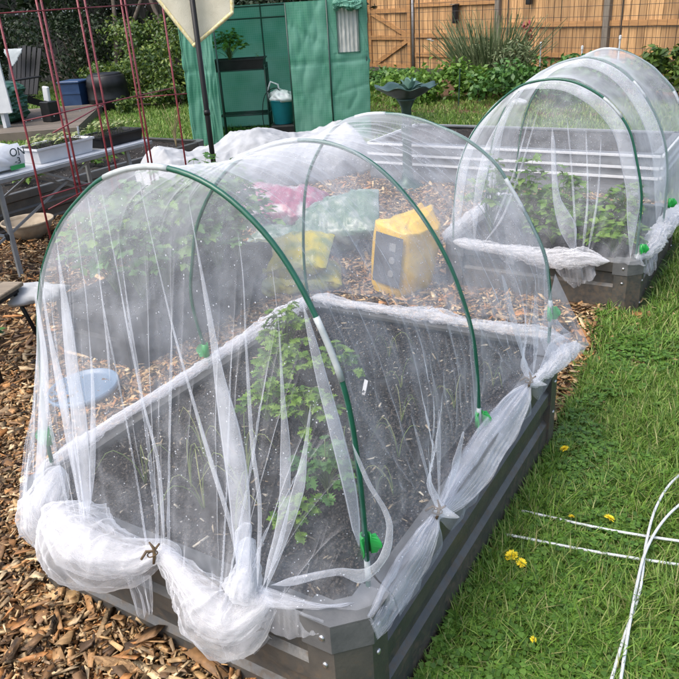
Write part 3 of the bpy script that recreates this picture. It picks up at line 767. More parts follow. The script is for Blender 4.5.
# front hem along the short side of the bed
hem_u = [0, .07, .14, .22, .32, .42, .5, .58, .68, .78, .88, .95, 1]
hem_x = [.05, .10, .16, .24, .35, .48, .57, .68, .81, .90, 1.0, 1.07, 1.11]
hem_y = [-.05, -.10, -.115, -.10, -.10, -.075, -.035, -.06, -.085, -.04, -.02, .0, .03]
hem_z = [.36, .36, .37, .38, .40, .41, .43, .41, .39, .42, .43, .43, .42]
HX, HYY, HZ = [np.interp(U, hem_u, q) for q in (hem_x, hem_y, hem_z)]
NW = 150
W = np.linspace(0, 1, NW)
def front_panel():
    w_ = W[None, :]; u_ = U[:, None]
    X = NC[0][:, 0:1] * (1 - w_) + HX[:, None] * w_
    Z = NC[0][:, 1:2] * (1 - w_) + HZ[:, None] * w_
    Y = HY[0] * (1 - w_) + HYY[:, None] * w_
    bl = np.sin(np.pi * w_) * np.exp(-((u_ - .13) / .14) ** 2)
    X = X - .015 * bl; Y = Y - .02 * bl - .004
    # folds running from the hoop to the gathered points
    D = np.zeros_like(X)
    rg_ = np.random.default_rng(21)
    folds = [(.10, .06, .012), (.16, .10, .016), (.22, .13, .012), (.27, .30, .014), (.32, .33, .012), (.36, .335, .010), (.42, .47, .012), (.46, .5, .015), (.50, .50, .008), (.54, .53, .014), (.60, .66, .013), (.66, .68, .018), (.70, .69, .013), (.745, .72, .014), (.79, .70, .014), (.84, .74, .012), (.9, .8, .010)]
    for a, b, amp in folds:
        c = a + (b - a) * w_
        gate = np.clip((w_ - .08) / .3, 0, 1)
        D += amp * gate * np.exp(-np.abs(u_ - c) / .0030)
        D += amp * .5 * gate * np.exp(-((u_ - c - .012) / .010) ** 2)
    for k in range(70):
        a = rg_.uniform(.05, .97); kn = np.array([.10, .15, .335, .5, .69, .70, .72, .88])
        b = .55 * kn[np.argmin(np.abs(kn - a) + rg_.normal(0, .03, 8))] + .45 * a
        c = a + (b - a) * w_ + .004 * np.sin(w_ * 7 + k); t0 = rg_.uniform(.02, .5); ln = rg_.uniform(.25, .8)
        gate = np.clip((w_ - t0) / .15, 0, 1) * np.clip((t0 + ln - w_) / .2, 0, 1)
        D += rg_.uniform(.002, .007) * gate * np.exp(-np.abs(u_ - c) / rg_.uniform(.0019, .0034))
    D += .008 * noise2(u_ * 46, w_ * 2.2, 4) * np.clip(w_ * 3, 0, 1) + .014 * noise2(u_ * 15, w_ * 2.5, 5) * np.clip(w_ * 2, 0, 1)
    g = np.clip((w_ - .75) / .25, 0, 1) ** 2
    D += g * .035 * (noise2(u_ * 60, w_ * 6, 8))
    D = D * (1 - .9 * np.clip((u_ - .84) / .06, 0, 1) * np.clip(w_ * 2 - .6, 0, 1))
    Y = Y - D
    X = X - .35 * D
    V = np.stack([X, Y, Z], -1).reshape(-1, 3)
    return V
NVT = 330
VT = np.linspace(0, 1, NVT)
YB = 1.6
KN = [(.364, 1.116), (1.115, 1.112)]
def tunnel():
    """over the three hoops, then down behind the last one"""
    u_ = U[:, None]
    yk = np.array(HY + [YB])
    vk = np.array([0, .40, .76, 1.0])
    y = np.interp(VT, vk, yk)
    bx = np.concatenate([np.linspace(-.03, 1.17, NU)])
    # back hem line
    BH = np.stack([np.interp(U, [0, .15, .3, .7, .85, .93, 1], [-.02, .05, .2, .85, 1.02, 1.12, 1.185]),
                   np.interp(U, [0, .1, .3, .7, .9, 1], [.41, .43, .44, .44, .43, .40])], 1)
    cur = NC + [BH]
    X = np.zeros((NU, NVT)); Z = np.zeros_like(X); Y = np.repeat(y[None], NU, 0)
    for j, v in enumerate(VT):
        k = min(2, int(np.searchsorted(vk, v, side='right') - 1)); q = (v - vk[k]) / (vk[k + 1] - vk[k])
        X[:, j] = cur[k][:, 0] * (1 - q) + cur[k + 1][:, 0] * q
        Z[:, j] = cur[k][:, 1] * (1 - q) + cur[k + 1][:, 1] * q
        sag = (.026 if k < 2 else -.01) * math.sin(math.pi * q)
        up = np.clip((cur[k][:, 1] - .45) / .5, 0, 1)
        X[:, j] += sag * (.55 - X[:, j]) / .55 * up
        Z[:, j] -= sag * 1.0 * np.clip((cur[k][:, 1] - .7) / .6, 0, 1)
        if k == 2: Y[:, j] = HY[2] + (YB - HY[2]) * q
    s_arc = 2.55
    D = np.zeros_like(X)
    hemw = np.clip((u_ - .80) / .20, 0, 1)
    # gathers: cloth pulled towards each knot on the right rim
    for yk_, xk in KN:
        for a, amp in ((-.8, .012), (-.55, .016), (-.38, .014), (-.24, .018), (-.12, .015), (-.03, .018), (.07, .016), (.16, .018), (.28, .015), (.42, .016), (.7, .013)):
            # ray from the knot upward at slope a (metres of y per metre of arc)
            arc = (0.965 - u_) * s_arc
            c = yk_ + a * arc
            wd = .010 + .02 * np.clip(arc, 0, 1)
            gate = np.exp(-(np.clip(arc, 0, 9) / .33) ** 2) * np.clip(arc / .03, 0, 1)
            D += amp * gate * np.exp(-np.abs(Y - c) / wd)
        pinch = np.exp(-((Y - yk_) / .035) ** 2) * np.clip((u_ - .93) / .05, 0, 1)
        X = X * (1 - pinch) + xk * pinch
        Z = Z * (1 - pinch) + .437 * pinch
        pull = np.exp(-((Y - yk_) / .16) ** 2) * np.clip((u_ - .86) / .12, 0, 1) ** 2
        Y = Y + (yk_ - Y) * pull * .55
    # loose hem hanging over the outer face of the rim, uneven
    low = np.clip((u_ - .955) / .045, 0, 1)
    Z = Z - low * (.03 * noise2(Y * 5, u_ * 0, 31) + .02)
    X = X + low * .012 * noise2(Y * 22, u_ * 3, 32)
    D += .010 * noise2(u_ * 30, Y * 7, 12) * np.clip((u_ - .7) * 4, 0, 1) + .012 * noise2(u_ * 7, Y * 5, 13) + .005 * noise2(u_ * 22, Y * 16, 14)
    rg_ = np.random.default_rng(33)
    for k in range(90):
        yy = rg_.uniform(.1, 1.58); a = rg_.normal(0, .35); u0 = rg_.uniform(.45, .95); ln = rg_.uniform(.06, .3); amp = rg_.uniform(.0015, .006)
        D += amp * np.exp(-np.abs(Y - yy - a * (u_ - u0) - .01 * np.sin(u_ * 40 + k)) / rg_.uniform(.008, .014)) * np.clip((u_ - u0 + ln) / .06, 0, 1) * np.clip((u0 + ln - u_) / .06, 0, 1) * np.clip((.975 - u_) * 14, 0, 1)
    # long soft wrinkles between the hoops
    for yy, a, amp in ((.25, .25, .008), (.5, -.2, .009), (.65, .1, .008), (1.0, .2, .008), (1.2, -.15, .009), (1.35, .1, .007)):
        D += amp * np.exp(-np.abs(Y - yy - a * (u_ - .7)) / .008) * np.clip((u_ - .55) * 4, 0, 1) * np.clip((.97 - u_) * 8, 0, 1)
    # back panel folds
    bk = np.clip((VT[None] - .78) / .2, 0, 1)
    D += bk * (.02 * noise2(u_ * 40, VT[None] * 4, 15) + .012 * noise2(u_ * 90, VT[None] * 3, 16))
    cx = .55; nx = (X - cx) / .6; nz = np.clip((Z - .45) / .8, 0, 1); nl = np.sqrt(nx ** 2 + nz ** 2) + 1e-6
    X = X + D * nx / nl; Z = Z + D * nz / nl * .8
    Y = Y + bk * D * .8
    return np.stack([X, Y, Z], -1).reshape(-1, 3)
cover = thing('net_cover', 'white insect netting stretched over three hoops on the front raised bed', 'netting')
EV = front_panel(); EF = grid_faces(NU, NW)
mesh_np('end_panel', EV, EF, NET, cover, True)
mesh_np('tunnel_panel', tunnel(), grid_faces(NU, NVT), NET, cover, True)

# pleats: doubled net standing as narrow triangular folds in the end panel; (x, z) of the left and right edge
hx1 = np.array([p[0] for p in HP1]); hz1 = np.array([p[1] for p in HP1])
def panel_y(x, z):
    zh = max(np.interp(x, hx1, hz1), .5)
    q = min(max((zh - z) / (zh - .40), 0), 1.1)
    return .085 - .15 * q
PLEATS = [
([(0.299,1.131),(0.297,0.968),(0.3,0.812),(0.309,0.662),(0.335,0.46)],[(0.303,1.131),(0.338,0.976),(0.356,0.826),(0.372,0.679),(0.358,0.455)]),
([(0.212,1.031),(0.229,0.915),(0.248,0.791),(0.286,0.628),(0.322,0.455)],[(0.217,1.032),(0.248,0.92),(0.291,0.803),(0.318,0.638),(0.345,0.455)]),
([(0.159,1.01),(0.184,0.865),(0.162,0.727),(0.138,0.583),(0.121,0.438)],[(0.174,1.014),(0.22,0.875),(0.217,0.744),(0.192,0.601),(0.165,0.451)]),
([(0.396,1.057),(0.398,0.939),(0.393,0.827),(0.37,0.66),(0.352,0.51)],[(0.399,1.058),(0.401,0.94),(0.405,0.83),(0.392,0.666),(0.367,0.515)]),
([(0.449,1.127),(0.456,1.021),(0.46,0.928),(0.46,0.855)],[(0.453,1.128),(0.459,1.022),(0.467,0.929),(0.464,0.856)]),
([(0.511,1.122),(0.536,0.97),(0.566,0.83),(0.6,0.69),(0.605,0.474)],[(0.514,1.123),(0.542,0.972),(0.573,0.831),(0.61,0.693),(0.615,0.478)]),
([(0.636,1.145),(0.67,1.012),(0.709,0.884),(0.758,0.732),(0.813,0.575),(0.834,0.445)],[(0.639,1.145),(0.676,1.013),(0.717,0.886),(0.77,0.735),(0.824,0.578),(0.839,0.447)]),
([(0.738,1.213),(0.757,1.089),(0.771,0.983),(0.786,0.832),(0.809,0.65),(0.834,0.445)],[(0.741,1.213),(0.774,1.07),(0.799,0.957),(0.84,0.821),(0.862,0.688),(0.867,0.457)]),
([(0.849,1.149),(0.853,1.024),(0.865,0.804),(0.883,0.67),(0.878,0.474)],[(0.851,1.15),(0.858,1.025),(0.875,0.806),(0.893,0.673),(0.889,0.478)]),
([(0.926,1.063),(0.933,0.945),(0.936,0.818),(0.932,0.66),(0.889,0.478)],[(0.928,1.063),(0.942,0.925),(0.958,0.799),(0.954,0.642),(0.91,0.486)]),
([(0.993,0.908),(0.985,0.824),(0.961,0.711),(0.90,0.47)],[(0.997,0.908),(0.993,0.825),(0.988,0.716),(0.91,0.475)]),
([(0.97,1.108),(0.996,0.989),(1.037,0.824),(1.060,0.70),(1.070,.56)],[(0.977,1.109),(1.013,0.988),(1.054,0.814),(1.071,0.70),(1.075,.56)]),
([(0.822,0.60),(0.822,0.527),(0.826,0.425)],[(0.868,0.637),(0.868,0.563),(0.87,0.44)]),
([(1.06,0.815),(1.091,0.728),(1.125,0.675),(1.135,0.624),(1.115,0.541),(1.087,0.516),(1.037,0.513),(0.944,0.49),(.89,.455)],[(1.068,0.817),(1.103,0.732),(1.141,0.673),(1.151,0.63),(1.137,0.549),(1.084,0.477),(1.039,0.496),(0.942,0.467),(.885,.44)]),
]
def pleat_mesh(P3l, P3r, depth, seed, nrm=(0, -1, 0.0), taper=.22):
    """closed flattened loop of net between two edge lines: front leaf, back leaf and rolled edges"""
    n = 60
    A = catmull(P3l, n); B = catmull(P3r, n)
    if taper:
        k_ = np.linspace(0, 1, n)[:, None]; q_ = np.clip((k_ - (1 - taper)) / taper, 0, 1) ** 1.5 * .94
        q_ = np.maximum(q_, np.clip((taper * .6 - k_) / (taper * .6), 0, 1) ** 1.5 * .9)
        mid_ = (A + B) / 2; A = A + (mid_ - A) * q_; B = B + (mid_ - B) * q_
    nrm = np.array(nrm, float)
    m = 14
    V = []
    for i in range(n):
        wd = np.linalg.norm(B[i] - A[i])
        for k in range(m):
            t = k / m
            s = 2 * t if t < .5 else 2 - 2 * t
            hgt = min(depth, wd * .35) * (1 if t < .5 else -.25) * math.sin(math.pi * s) ** .6 if 0 < s < 1 else 0
            wob = .10 * wd * noise2(np.array([s * 3.0]), np.array([i * .12 + seed]), seed)[0]
            V.append(A[i] + (B[i] - A[i]) * s + nrm * (hgt + wob))
    F = [(i * m + k, i * m + (k + 1) % m, (i + 1) * m + (k + 1) % m, (i + 1) * m + k) for i in range(n - 1) for k in range(m)]
    return np.array(V), F
def up_to_hoop(e0, e1):
    e0 = np.array(e0); e1 = np.array(e1); d = (e0 - e1) / np.linalg.norm(e0 - e1) ; d = d * .5 + np.array([-.10, .45]); d /= np.linalg.norm(d)
    p = e0.copy(); out = []
    while p[1] < np.interp(p[0], hx1, hz1) - .03 and len(out) < 40:
        p = p + d * .03; out.append(tuple(p))
    return out[::-1][::4]
for i, (a, b) in enumerate(PLEATS):
    if i not in (12, 13, 11, 10):
        ext = up_to_hoop(a[0], a[1])
        a = ext + a; b = [(x + .0022, z) for x, z in ext] + b
    f3 = lambda q, e: [(x, panel_y(x, z) - .022 - e, z) for x, z in q]
    if i == 13:
        f3 = lambda q, e: [(x, .085 - .02 - .1 * np.clip((.68 - z) / .2, 0, 1) * np.clip((1.14 - x) / .2, 0, 1), z) for x, z in q]
    V, F = pleat_mesh(f3(a, 0), f3(b, 0), .004, i, taper=.12)
    mesh_np('pleat', V, F, NET_FOLD, cover, True)

# gathered hem: crumpled layers of net bundled along the rim
def bunch(path, rad, seed, layers=4, na=96, n=110, flat=1.0, amp=.2, name='gathered_hem', mtl=None, parent=None):
    P = catmull(path, n)
    layers = layers + 1
    rr = np.interp(np.linspace(0, 1, n), np.linspace(0, 1, len(rad)), rad)
    en_ = np.minimum(np.arange(n), np.arange(n)[::-1]) / n
    rr = rr * (.06 + .94 * np.clip(en_ / .07, 0, 1) ** .6)
    T = np.gradient(P, axis=0); T /= np.linalg.norm(T, axis=1)[:, None]
    Vs, Fs, off_ = [], [], 0
    for ly in range(layers):
        sc = (1.24 if ly == 0 and layers > 2 else 1.08) - .2 * ly
        V = np.zeros((n, na, 3))
        th = np.linspace(0, 2 * math.pi, na, endpoint=False)
        ii = np.arange(n)[:, None] / n
        sd_ = seed * 10 + ly * 3
        cx, sx = np.cos(th)[None] * 1.6, np.sin(th)[None] * 1.6
        L = np.sum(np.linalg.norm(np.diff(P, axis=0), axis=1)) / max(rr.mean(), .01)
        sl_ = np.arange(n)[:, None] / n * L
        tw = .5 * noise2(sl_ * .5, 0 * sl_, sd_ + 9)
        ca, sa = np.cos(th[None] + tw * 2), np.sin(th[None] + tw * 2)
        base = noise2(ca * 1.2 + sl_ * .55, sa * 1.2 + 3.1 * ly, sd_)
        rid = .5 - np.abs(2 * noise2(ca * 2.6 + sl_ * .22, sa * 2.6 - sl_ * .16, sd_ + 2)) * 1.6
        rid2 = .5 - np.abs(2 * noise2(ca * 5.2 - sl_ * .25, sa * 5.2 + sl_ * .32, sd_ + 5)) * 1.6
        pk = .5 - np.abs(2 * noise2(ca * 1.6 + sl_ * 1.5, sa * 1.6 + sl_ * 1.1, sd_ + 7)) * 1.6
        h = sc * (1 + amp * (1.5 * base + .7 * rid + .13 * rid2 + .5 * pk))
        for i in range(n):
            t = T[i]; up = np.array([0, 0, 1.0]); s_ = np.cross(t, up); s_ /= np.linalg.norm(s_) + 1e-9; b = np.cross(s_, t)
            V[i] = P[i] + rr[i] * h[i][:, None] * (np.cos(th)[:, None] * s_ * flat + np.sin(th)[:, None] * b)
        Vs.append(V.reshape(-1, 3))
        a = np.arange(n - 1)[:, None] * na; k = np.arange(na)[None]; k2 = (k + 1) % na
        F = np.stack([a + k, a + k2, a + na + k2, a + na + k], -1).reshape(-1, 4)
        Fs.append(F + off_); off_ += n * na
    return mesh_np(name, np.concatenate(Vs), np.concatenate(Fs), mtl or NET_BUNCH, parent if parent is not None else cover, True)
bunch([(.17, .0, .53), (.165, -.05, .47), (.16, -.09, .41), (.175, -.105, .365), (.20, -.10, .35)], [.016, .036, .05, .042, .018], 1)
bunch([(.19, -.05, .45), (.26, -.09, .42), (.34, -.105, .405), (.42, -.10, .395), (.50, -.08, .40), (.57, -.05, .425), (.63, -.06, .42)], [.022, .062, .075, .068, .05, .024, .022], 2)
bunch([(.56, -.045, .43), (.62, -.065, .415), (.70, -.085, .39), (.775, -.10, .36), (.83, -.09, .36), (.87, -.065, .40), (.88, -.04, .44)], [.018, .028, .042, .066, .062, .036, .016], 3)
bunch([(.835, -.03, .56), (.84, -.05, .49), (.83, -.075, .42)], [.014, .024, .04], 4, layers=2)
bunch([(.0, .03, .43), (-.004, .3, .436), (.0, .62, .436), (-.002, .9, .436), (.005, 1.25, .44), (.02, 1.48, .445)], [.016, .011, .011, .013, .02, .02], 6, layers=2, n=160, amp=.28, flat=1.7)
bunch([(.02, 1.49, .445), (.2, 1.50, .437), (.42, 1.50, .44), (.52, 1.51, .445), (.75, 1.51, .437), (1.0, 1.52, .437), (1.12, 1.53, .43)], [.022, .013, .012, .024, .012, .02, .022], 7, layers=2, n=150, amp=.35, flat=1.5)
bunch([(1.116, 1.115, .437), (1.135, 1.25, .43), (1.15, 1.42, .42), (1.165, 1.54, .41)], [.012, .018, .026, .02], 8, layers=2, amp=.35)

def drape(P_top, P_bot, seed, name='hanging_net', fold=.012, n=60, m=40, mtl=None, parent=None):
    A = catmull(P_top, n); B = catmull(P_bot, n)
    t = np.linspace(0, 1, m)[None, :, None]
    V = A[:, None] * (1 - t) + B[:, None] * t
    i = np.linspace(0, 1, n)[:, None]; tt = np.linspace(0, 1, m)[None]
    D = fold * (noise2(i * 9, tt * 1.5, seed) * 2 + noise2(i * 24, tt * 2, seed + 1)) * (0.25 + tt)
    V[..., 1] -= D; V[..., 0] += D * .4
    return mesh_np(name, V.reshape(-1, 3), grid_faces(n, m), mtl or NET_FOLD, parent if parent is not None else cover, True)
# tail of net hanging under the left bundle, band over the right rim, lap over the front rim
drape([(.46, -.10, .36), (.50, -.10, .37), (.56, -.09, .38)], [(.50, -.11, .27), (.525, -.112, .255), (.56, -.105, .28)], 40)
drape([(.72, -.09, .37), (.80, -.12, .33), (.9, -.08, .36)], [(.74, -.075, .30), (.81, -.11, .255), (.89, -.06, .30)], 41)
def rim_band(A, B, seed, amp=.012, n=110, m=70, pinch=(.1, .1)):
    """net hem pulled along the rim: creases run lengthwise and close up at the pinched ends"""
    A = catmull(A, n); B = catmull(B, n)
    t = np.linspace(0, 1, m)[None]; i_ = np.linspace(0, 1, n)[:, None]
    V = A[:, None] * (1 - t[..., None]) + B[:, None] * t[..., None]
    D = amp * (.5 - np.abs(2 * noise2(t * 5 + .3 * i_, i_ * 1.6, seed)) + .6 * (.5 - np.abs(2 * noise2(t * 12 - i_ * .5, i_ * 2.4, seed + 1))) + .25 * noise2(t * 22, i_ * 6, seed + 2))
    D = D * np.clip(i_ / .08, .25, 1) * np.clip((1 - i_) / .08, .25, 1)
    V[..., 2] += D; V[..., 0] += D * .8
    for ly in range(2):
        W_ = V.copy()
        if ly: W_[..., 2] -= .004; W_[..., 0] += .003 * np.sin(i_ * 23)
        mesh_np('rim_band', W_.reshape(-1, 3), grid_faces(n, m), NET_FOLD, cover, True)
rim_band([(1.105, 1.115, .444), (1.085, 1.02, .458), (1.072, .80, .462), (1.080, .55, .455), (1.106, .364, .446)], [(1.122, 1.115, .430), (1.142, 1.0, .40), (1.150, .80, .385), (1.146, .55, .38), (1.124, .364, .43)], 43)
rim_band([(1.106, .364, .446), (1.098, .27, .447), (1.10, .12, .442), (1.118, .0, .436)], [(1.124, .364, .43), (1.142, .27, .39), (1.144, .12, .368), (1.140, .0, .375)], 46)
rim_band([(.87, -.05, .455), (.95, -.035, .443), (1.02, -.02, .438), (1.07, .02, .43)], [(.87, -.07, .41), (.95, -.058, .43), (1.03, -.025, .437), (1.071, .022, .43)], 48, amp=.006, n=70, m=40)
def side_pleat(a, b, dy, dz, seed):
    f = lambda q: [(1.120 - .16 * max(0, z + dz - .44) + (max(0, y + dy - 1.3) * .25), y + dy, z + dz) for y, z in q]
    V, F = pleat_mesh(f(a), f(b), .004, seed, nrm=(1, 0, .2), taper=.8); mesh_np('pleat', V, F, NET, cover, True)
for k, (a, b) in enumerate([([(1.009, .828), (1.076, .617), (1.16, .401)], [(1.081, .786), (1.13, .594), (1.183, .389)]),
        ([(1.50, .487), (1.369, .443), (1.195, .383)], [(1.54, .37), (1.42, .36), (1.209, .370)]),
        ([(1.264, .683), (1.237, .529), (1.183, .389)], [(1.359, .61), (1.302, .481), (1.196, .379)]),
        ]): side_pleat(a, b, -.06, .055, 300 + k)
for k, (a, b) in enumerate([([(.498, .625), (.46, .51), (.421, .376)], [(.525, .601), (.48, .497), (.434, .366)]),
        ([(.37, .682), (.391, .523), (.415, .38)], [(.382, .676), (.404, .515), (.421, .376)]),
        ([(.611, .514), (.521, .439), (.434, .373)], [(.649, .471), (.549, .407), (.441, .362)]),
        ]): side_pleat(a, b, -.055, .07, 310 + k)
drape([(.88, -.057, .434), (1.0, -.057, .433), (1.04, -.056, .434)], [(.88, -.08, .36), (.95, -.07, .35), (1.04, -.06, .40)], 44, fold=.004)
drape([(1.075, 1.3, .56), (1.078, 1.42, .62), (1.08, 1.48, .70)], [(1.15, 1.28, .41), (1.185, 1.45, .40), (1.2, 1.57, .405)], 45, fold=.012)

def twist_tie(p, label, yaw=0, s=1.0):
    t = thing('twist_tie', label, 'clip', p, yaw, 'twig clips pinching the net')
    mb = MB()
    mb.tube([(-.03 * s, 0, .0), (-.012 * s, .004, .012 * s), (.004 * s, 0, .006 * s), (.02 * s, -.004, .022 * s)], [.003, .004, .004, .0025], 7)
    mb.build('twig', M['clip_dark'], t, True)
    mb = MB(); mb.tube([(.0, .006, .032 * s), (.006 * s, .0, .014 * s), (.002 * s, -.006, -.004), (-.004 * s, -.006, -.024 * s)], [.002, .004, .0045, .003], 7)
    mb.build('prong', M['clip_dark'], t, True)
    a = np.linspace(0, 2 * math.pi, 18, endpoint=False)
    mb = MB(); mb.tube([(.012 * s * math.cos(k), .010 * s * math.sin(k), .001 * math.sin(3 * k)) for k in a], .0018, 6, closed=True)
    mb.build('wire_loop', M['clip_dark'], t, True)
    return t
twist_tie((.575, -.085, .452), 'brown twig clip pinching the gathered net on the front rim', R(70))
twist_tie((1.118, .364, .452), 'brown twig clip pinching the net on the right rim near the corner', R(20))
twist_tie((1.114, 1.115, .452), 'brown twig clip pinching the net on the right rim near the far corner', R(20))

# ------------------------------------------------------------------ plants in the beds
def leaf_verts(L, Wd, lobes=3, droop=.3, fold=.12):
    """a single lobed leaf lying along +x: outline fan with midrib"""
    pts = []
    n = 7 if lobes < 4 else 12
    for i in range(n + 1):
        t = i / n
        wd = Wd * .5 * math.sin(math.pi * min(1, t * .92 + .06)) ** .75 * (1 + (.30 if lobes < 4 else .55) * math.cos(t * lobes * 2 * math.pi))
        pts.append((t * L, wd, -droop * L * t * t))
    V = []
    for (x, wd, z) in pts:
        V += [(x, -wd, z + fold * wd), (x, 0, z), (x, wd, z + fold * wd)]
    F = []
    for i in range(n):
        a = i * 3
        F += [(a, a + 3, a + 4, a + 1), (a + 1, a + 4, a + 5, a + 2)]
    return np.array(V), F

def herb(name, label, cat, loc, n_stem, Hh, spread, leafL, mtl, seed, group=None, leaflets=5, lobes=3):
    t = thing(name, label, cat, loc, 0, group)
    rg_ = np.random.default_rng(seed)
    st = MB(); lf = MB()
    for i in range(n_stem):
        a = i * 2.4 + rg_.uniform(-.4, .4)
        q = (i + .5) / n_stem
        rad = spread * (.25 + .8 * q) * rg_.uniform(.7, 1.2); hh = Hh * (1.05 - .55 * q) * rg_.uniform(.8, 1.15)
        d = np.array([math.cos(a), math.sin(a), 0])
        P = catmull([(0, 0, 0), d * rad * .25 + np.array([0, 0, hh * .55]), d * rad * .7 + np.array([0, 0, hh * .95]), d * rad + np.array([0, 0, hh])], 8)
        st.tube(P, np.linspace(.0026, .0012, 8), 5)
        for k in range(leaflets):
            ang = a + (k - (leaflets - 1) / 2) * (2.2 / leaflets) + rg_.normal(0, .15)
            Lf = leafL * rg_.uniform(.7, 1.2) * (1.15 if k == leaflets // 2 else .9)
            V, F = leaf_verts(Lf, Lf * .62, lobes, rg_.uniform(.15, .5))
            V = V @ rotm(rg_.normal(0, .35), rg_.normal(-.15, .25), 0).T @ rotm(0, 0, ang).T
            V = V + P[-1 - (0 if k % 2 == 0 else 1)]
            lf.add(V, F)
    st.build('stems', M['stem'], t, True)
    lf.build('leaves', mtl, t, True)
    return t
SZ = H1 - .04
for k, (lab, x, y, ns, hh, sp, lf_, mk) in enumerate([
    ('bushy feathery green plant against the left rim of the front bed', .20, 1.03, 26, .21, .10, .036, 'leaf_herb'),
    ('feathery light green plant left of the middle of the front bed', .33, .82, 24, .18, .11, .036, 'leaf_herb'),
    ('small feathery plant left of the broad pleat in the net', .40, .62, 15, .14, .08, .033, 'leaf_herb'),
    ('feathery light green plant just behind the white pleats in the centre', .56, .62, 24, .17, .10, .034, 'leaf_herb'),
    ('darker green leafy plant nearest the front hoop leg', .78, .38, 24, .15, .10, .032, 'leaf_mid'),
    ('small green plant below the pleats close to the front rim', .80, .20, 12, .11, .07, .028, 'leaf_herb'),
    ('low feathery plant between the centre plants and the middle hoop', .46, .98, 14, .13, .08, .032, 'leaf_herb')]):
    herb('leafy_herb', lab, 'plant', (x, y, SZ), ns, hh, sp, lf_, M[mk], 31 + k, 'leafy plants in the front bed', leaflets=7, lobes=4)

def blades(name, label, cat, loc, n, Hh, lean, mtl, seed, group=None, wd=.004):
    rg_ = np.random.default_rng(seed); mb = MB()
    for i in range(n):
        a = rg_.uniform(0, 2 * math.pi); h = Hh * rg_.uniform(.6, 1.15); l = lean * rg_.uniform(.4, 1.2)
        d = np.array([math.cos(a), math.sin(a), 0]); s_ = np.array([-math.sin(a), math.cos(a), 0])
        P = catmull([(0, 0, 0), d * l * .2 + np.array([0, 0, h * .6]), d * l * .65 + np.array([0, 0, h * .95]), d * l * 1.1 + np.array([0, 0, h * .7 - .2 * l])], 9)
        mb.tube(P, np.linspace(wd * .5, wd * .12, 9), 5)
    o = mb.build(name, mtl, None, True, loc)
    return tag(o, label, cat, group)
ob = [(.42, .22), (.52, .16), (.62, .22), (.35, .36), (.50, .38), (.66, .12), (.28, .18), (.75, .52), (.88, .62), (.95, .45), (.80, .80), (.92, .95), (.70, 1.0), (.98, 1.15), (.55, 1.2)]
ol = ['onion seedling with two arched blades behind the front twig clip', 'onion seedling close behind the gathered front net', 'tall pale onion seedling between twig clip and white pleat', 'thin onion seedling in the left half of the front bed', 'onion seedling beside the leafy plants', 'short onion seedling touching the front rim', 'onion seedling near the left corner of the front bed', 'faint onion seedling right of the front hoop leg', 'faint thin seedling below the middle hoop leg', 'thin seedling near the right rim beside the first twig clip', 'thin seedling in the bare middle of the front bed', 'thin seedling beside the middle hoop leg', 'thin seedling behind the white plant tag', 'thin seedling near the far right rim of the front bed', 'thin seedling near the far end of the front bed']
for i, (x, y) in enumerate(ob):
    blades('onion_seedling', ol[i], 'seedling', (x, y, SZ), 4 if i < 7 else 3, .17 if i < 7 else .13, .11 if i < 7 else .08, M['onion'], 60 + i, 'onion seedlings in the front bed', .0048 if i < 7 else .0032)
mb = MB(); mb.box((0, 0, .028), (.018, .0016, .056), rotm(R(-18), 0, R(-20))); o = mb.build('plant_tag', M['white'], None, False, (.60, .92, SZ)); tag(o, 'small white plastic plant tag stuck in the soil of the front bed', 'plant tag')

# second bed crop, third bed crop
for i, (x, y, hh, lab) in enumerate([(.22, 3.2, .44, 'tall green leafy plant at the left end of the second bed'), (.42, 3.25, .42, 'tall green leafy plant left of centre in the second bed'), (.62, 3.15, .24, 'broad green leafy plant in the middle of the second bed'), (.80, 3.2, .22, 'light green leafy plant right of centre in the second bed'), (.97, 3.12, .2, 'low light green plant by the right corner of the second bed'), (.55, 3.6, .3, 'green leafy plant at the back of the second bed'), (.9, 3.65, .25, 'green leafy plant at the back right of the second bed')]):
    herb('leafy_crop', lab, 'plant', (x, y, H2 - .03), 34, hh, .14, .055, M['leaf_herb'] if i in (0, 3, 4) else M['leaf_light'], 80 + i, 'leafy crops in the second bed', lobes=2)
rg = np.random.default_rng(8)
for i in range(11):
    x = -1.22 + .2 * (i % 2) + rg.uniform(0, .10); y = 1.42 + .19 * (i // 2) + rg.uniform(-.04, .04)
    herb('leafy_crop', ['low', 'bushy', 'tall', 'spreading'][i % 4] + ' green crop plant in the left bed, ' + ['front row', 'back row'][i % 2 == 0] + ', seen through the net', 'plant', (x, y, .27), 70, .50, .24, .058, M['leaf_mid'] if i % 3 else M['leaf_light'], 100 + i, 'crop plants in the left bed', lobes=2)
for i in range(7):
    herb('leafy_crop', 'light green low leafy plant in the long bed behind the table', 'plant', (-4.45 + .3 * (i % 2), 1.9 + .42 * i, .28), 14, .13, .16, .08, M['leaf_light'], 120 + i, 'plants in the long bed behind the table')
mb = MB(); rg = np.random.default_rng(4)
for i in range(9):
    a = rg.uniform(0, 6.3); mb.tube(catmull([(0, 0, 0), (.03 * math.cos(a), .03 * math.sin(a), .2), (.11 * math.cos(a + .4), .11 * math.sin(a + .4), .38 + .1 * rg.random())], 8), np.linspace(.004, .0015, 8), 5)
o = mb.build('dry_plant', M['dry'], None, True, (-3.9, 4.9, .28)); tag(o, 'dried brown twiggy plant at the end of the long bed', 'plant')

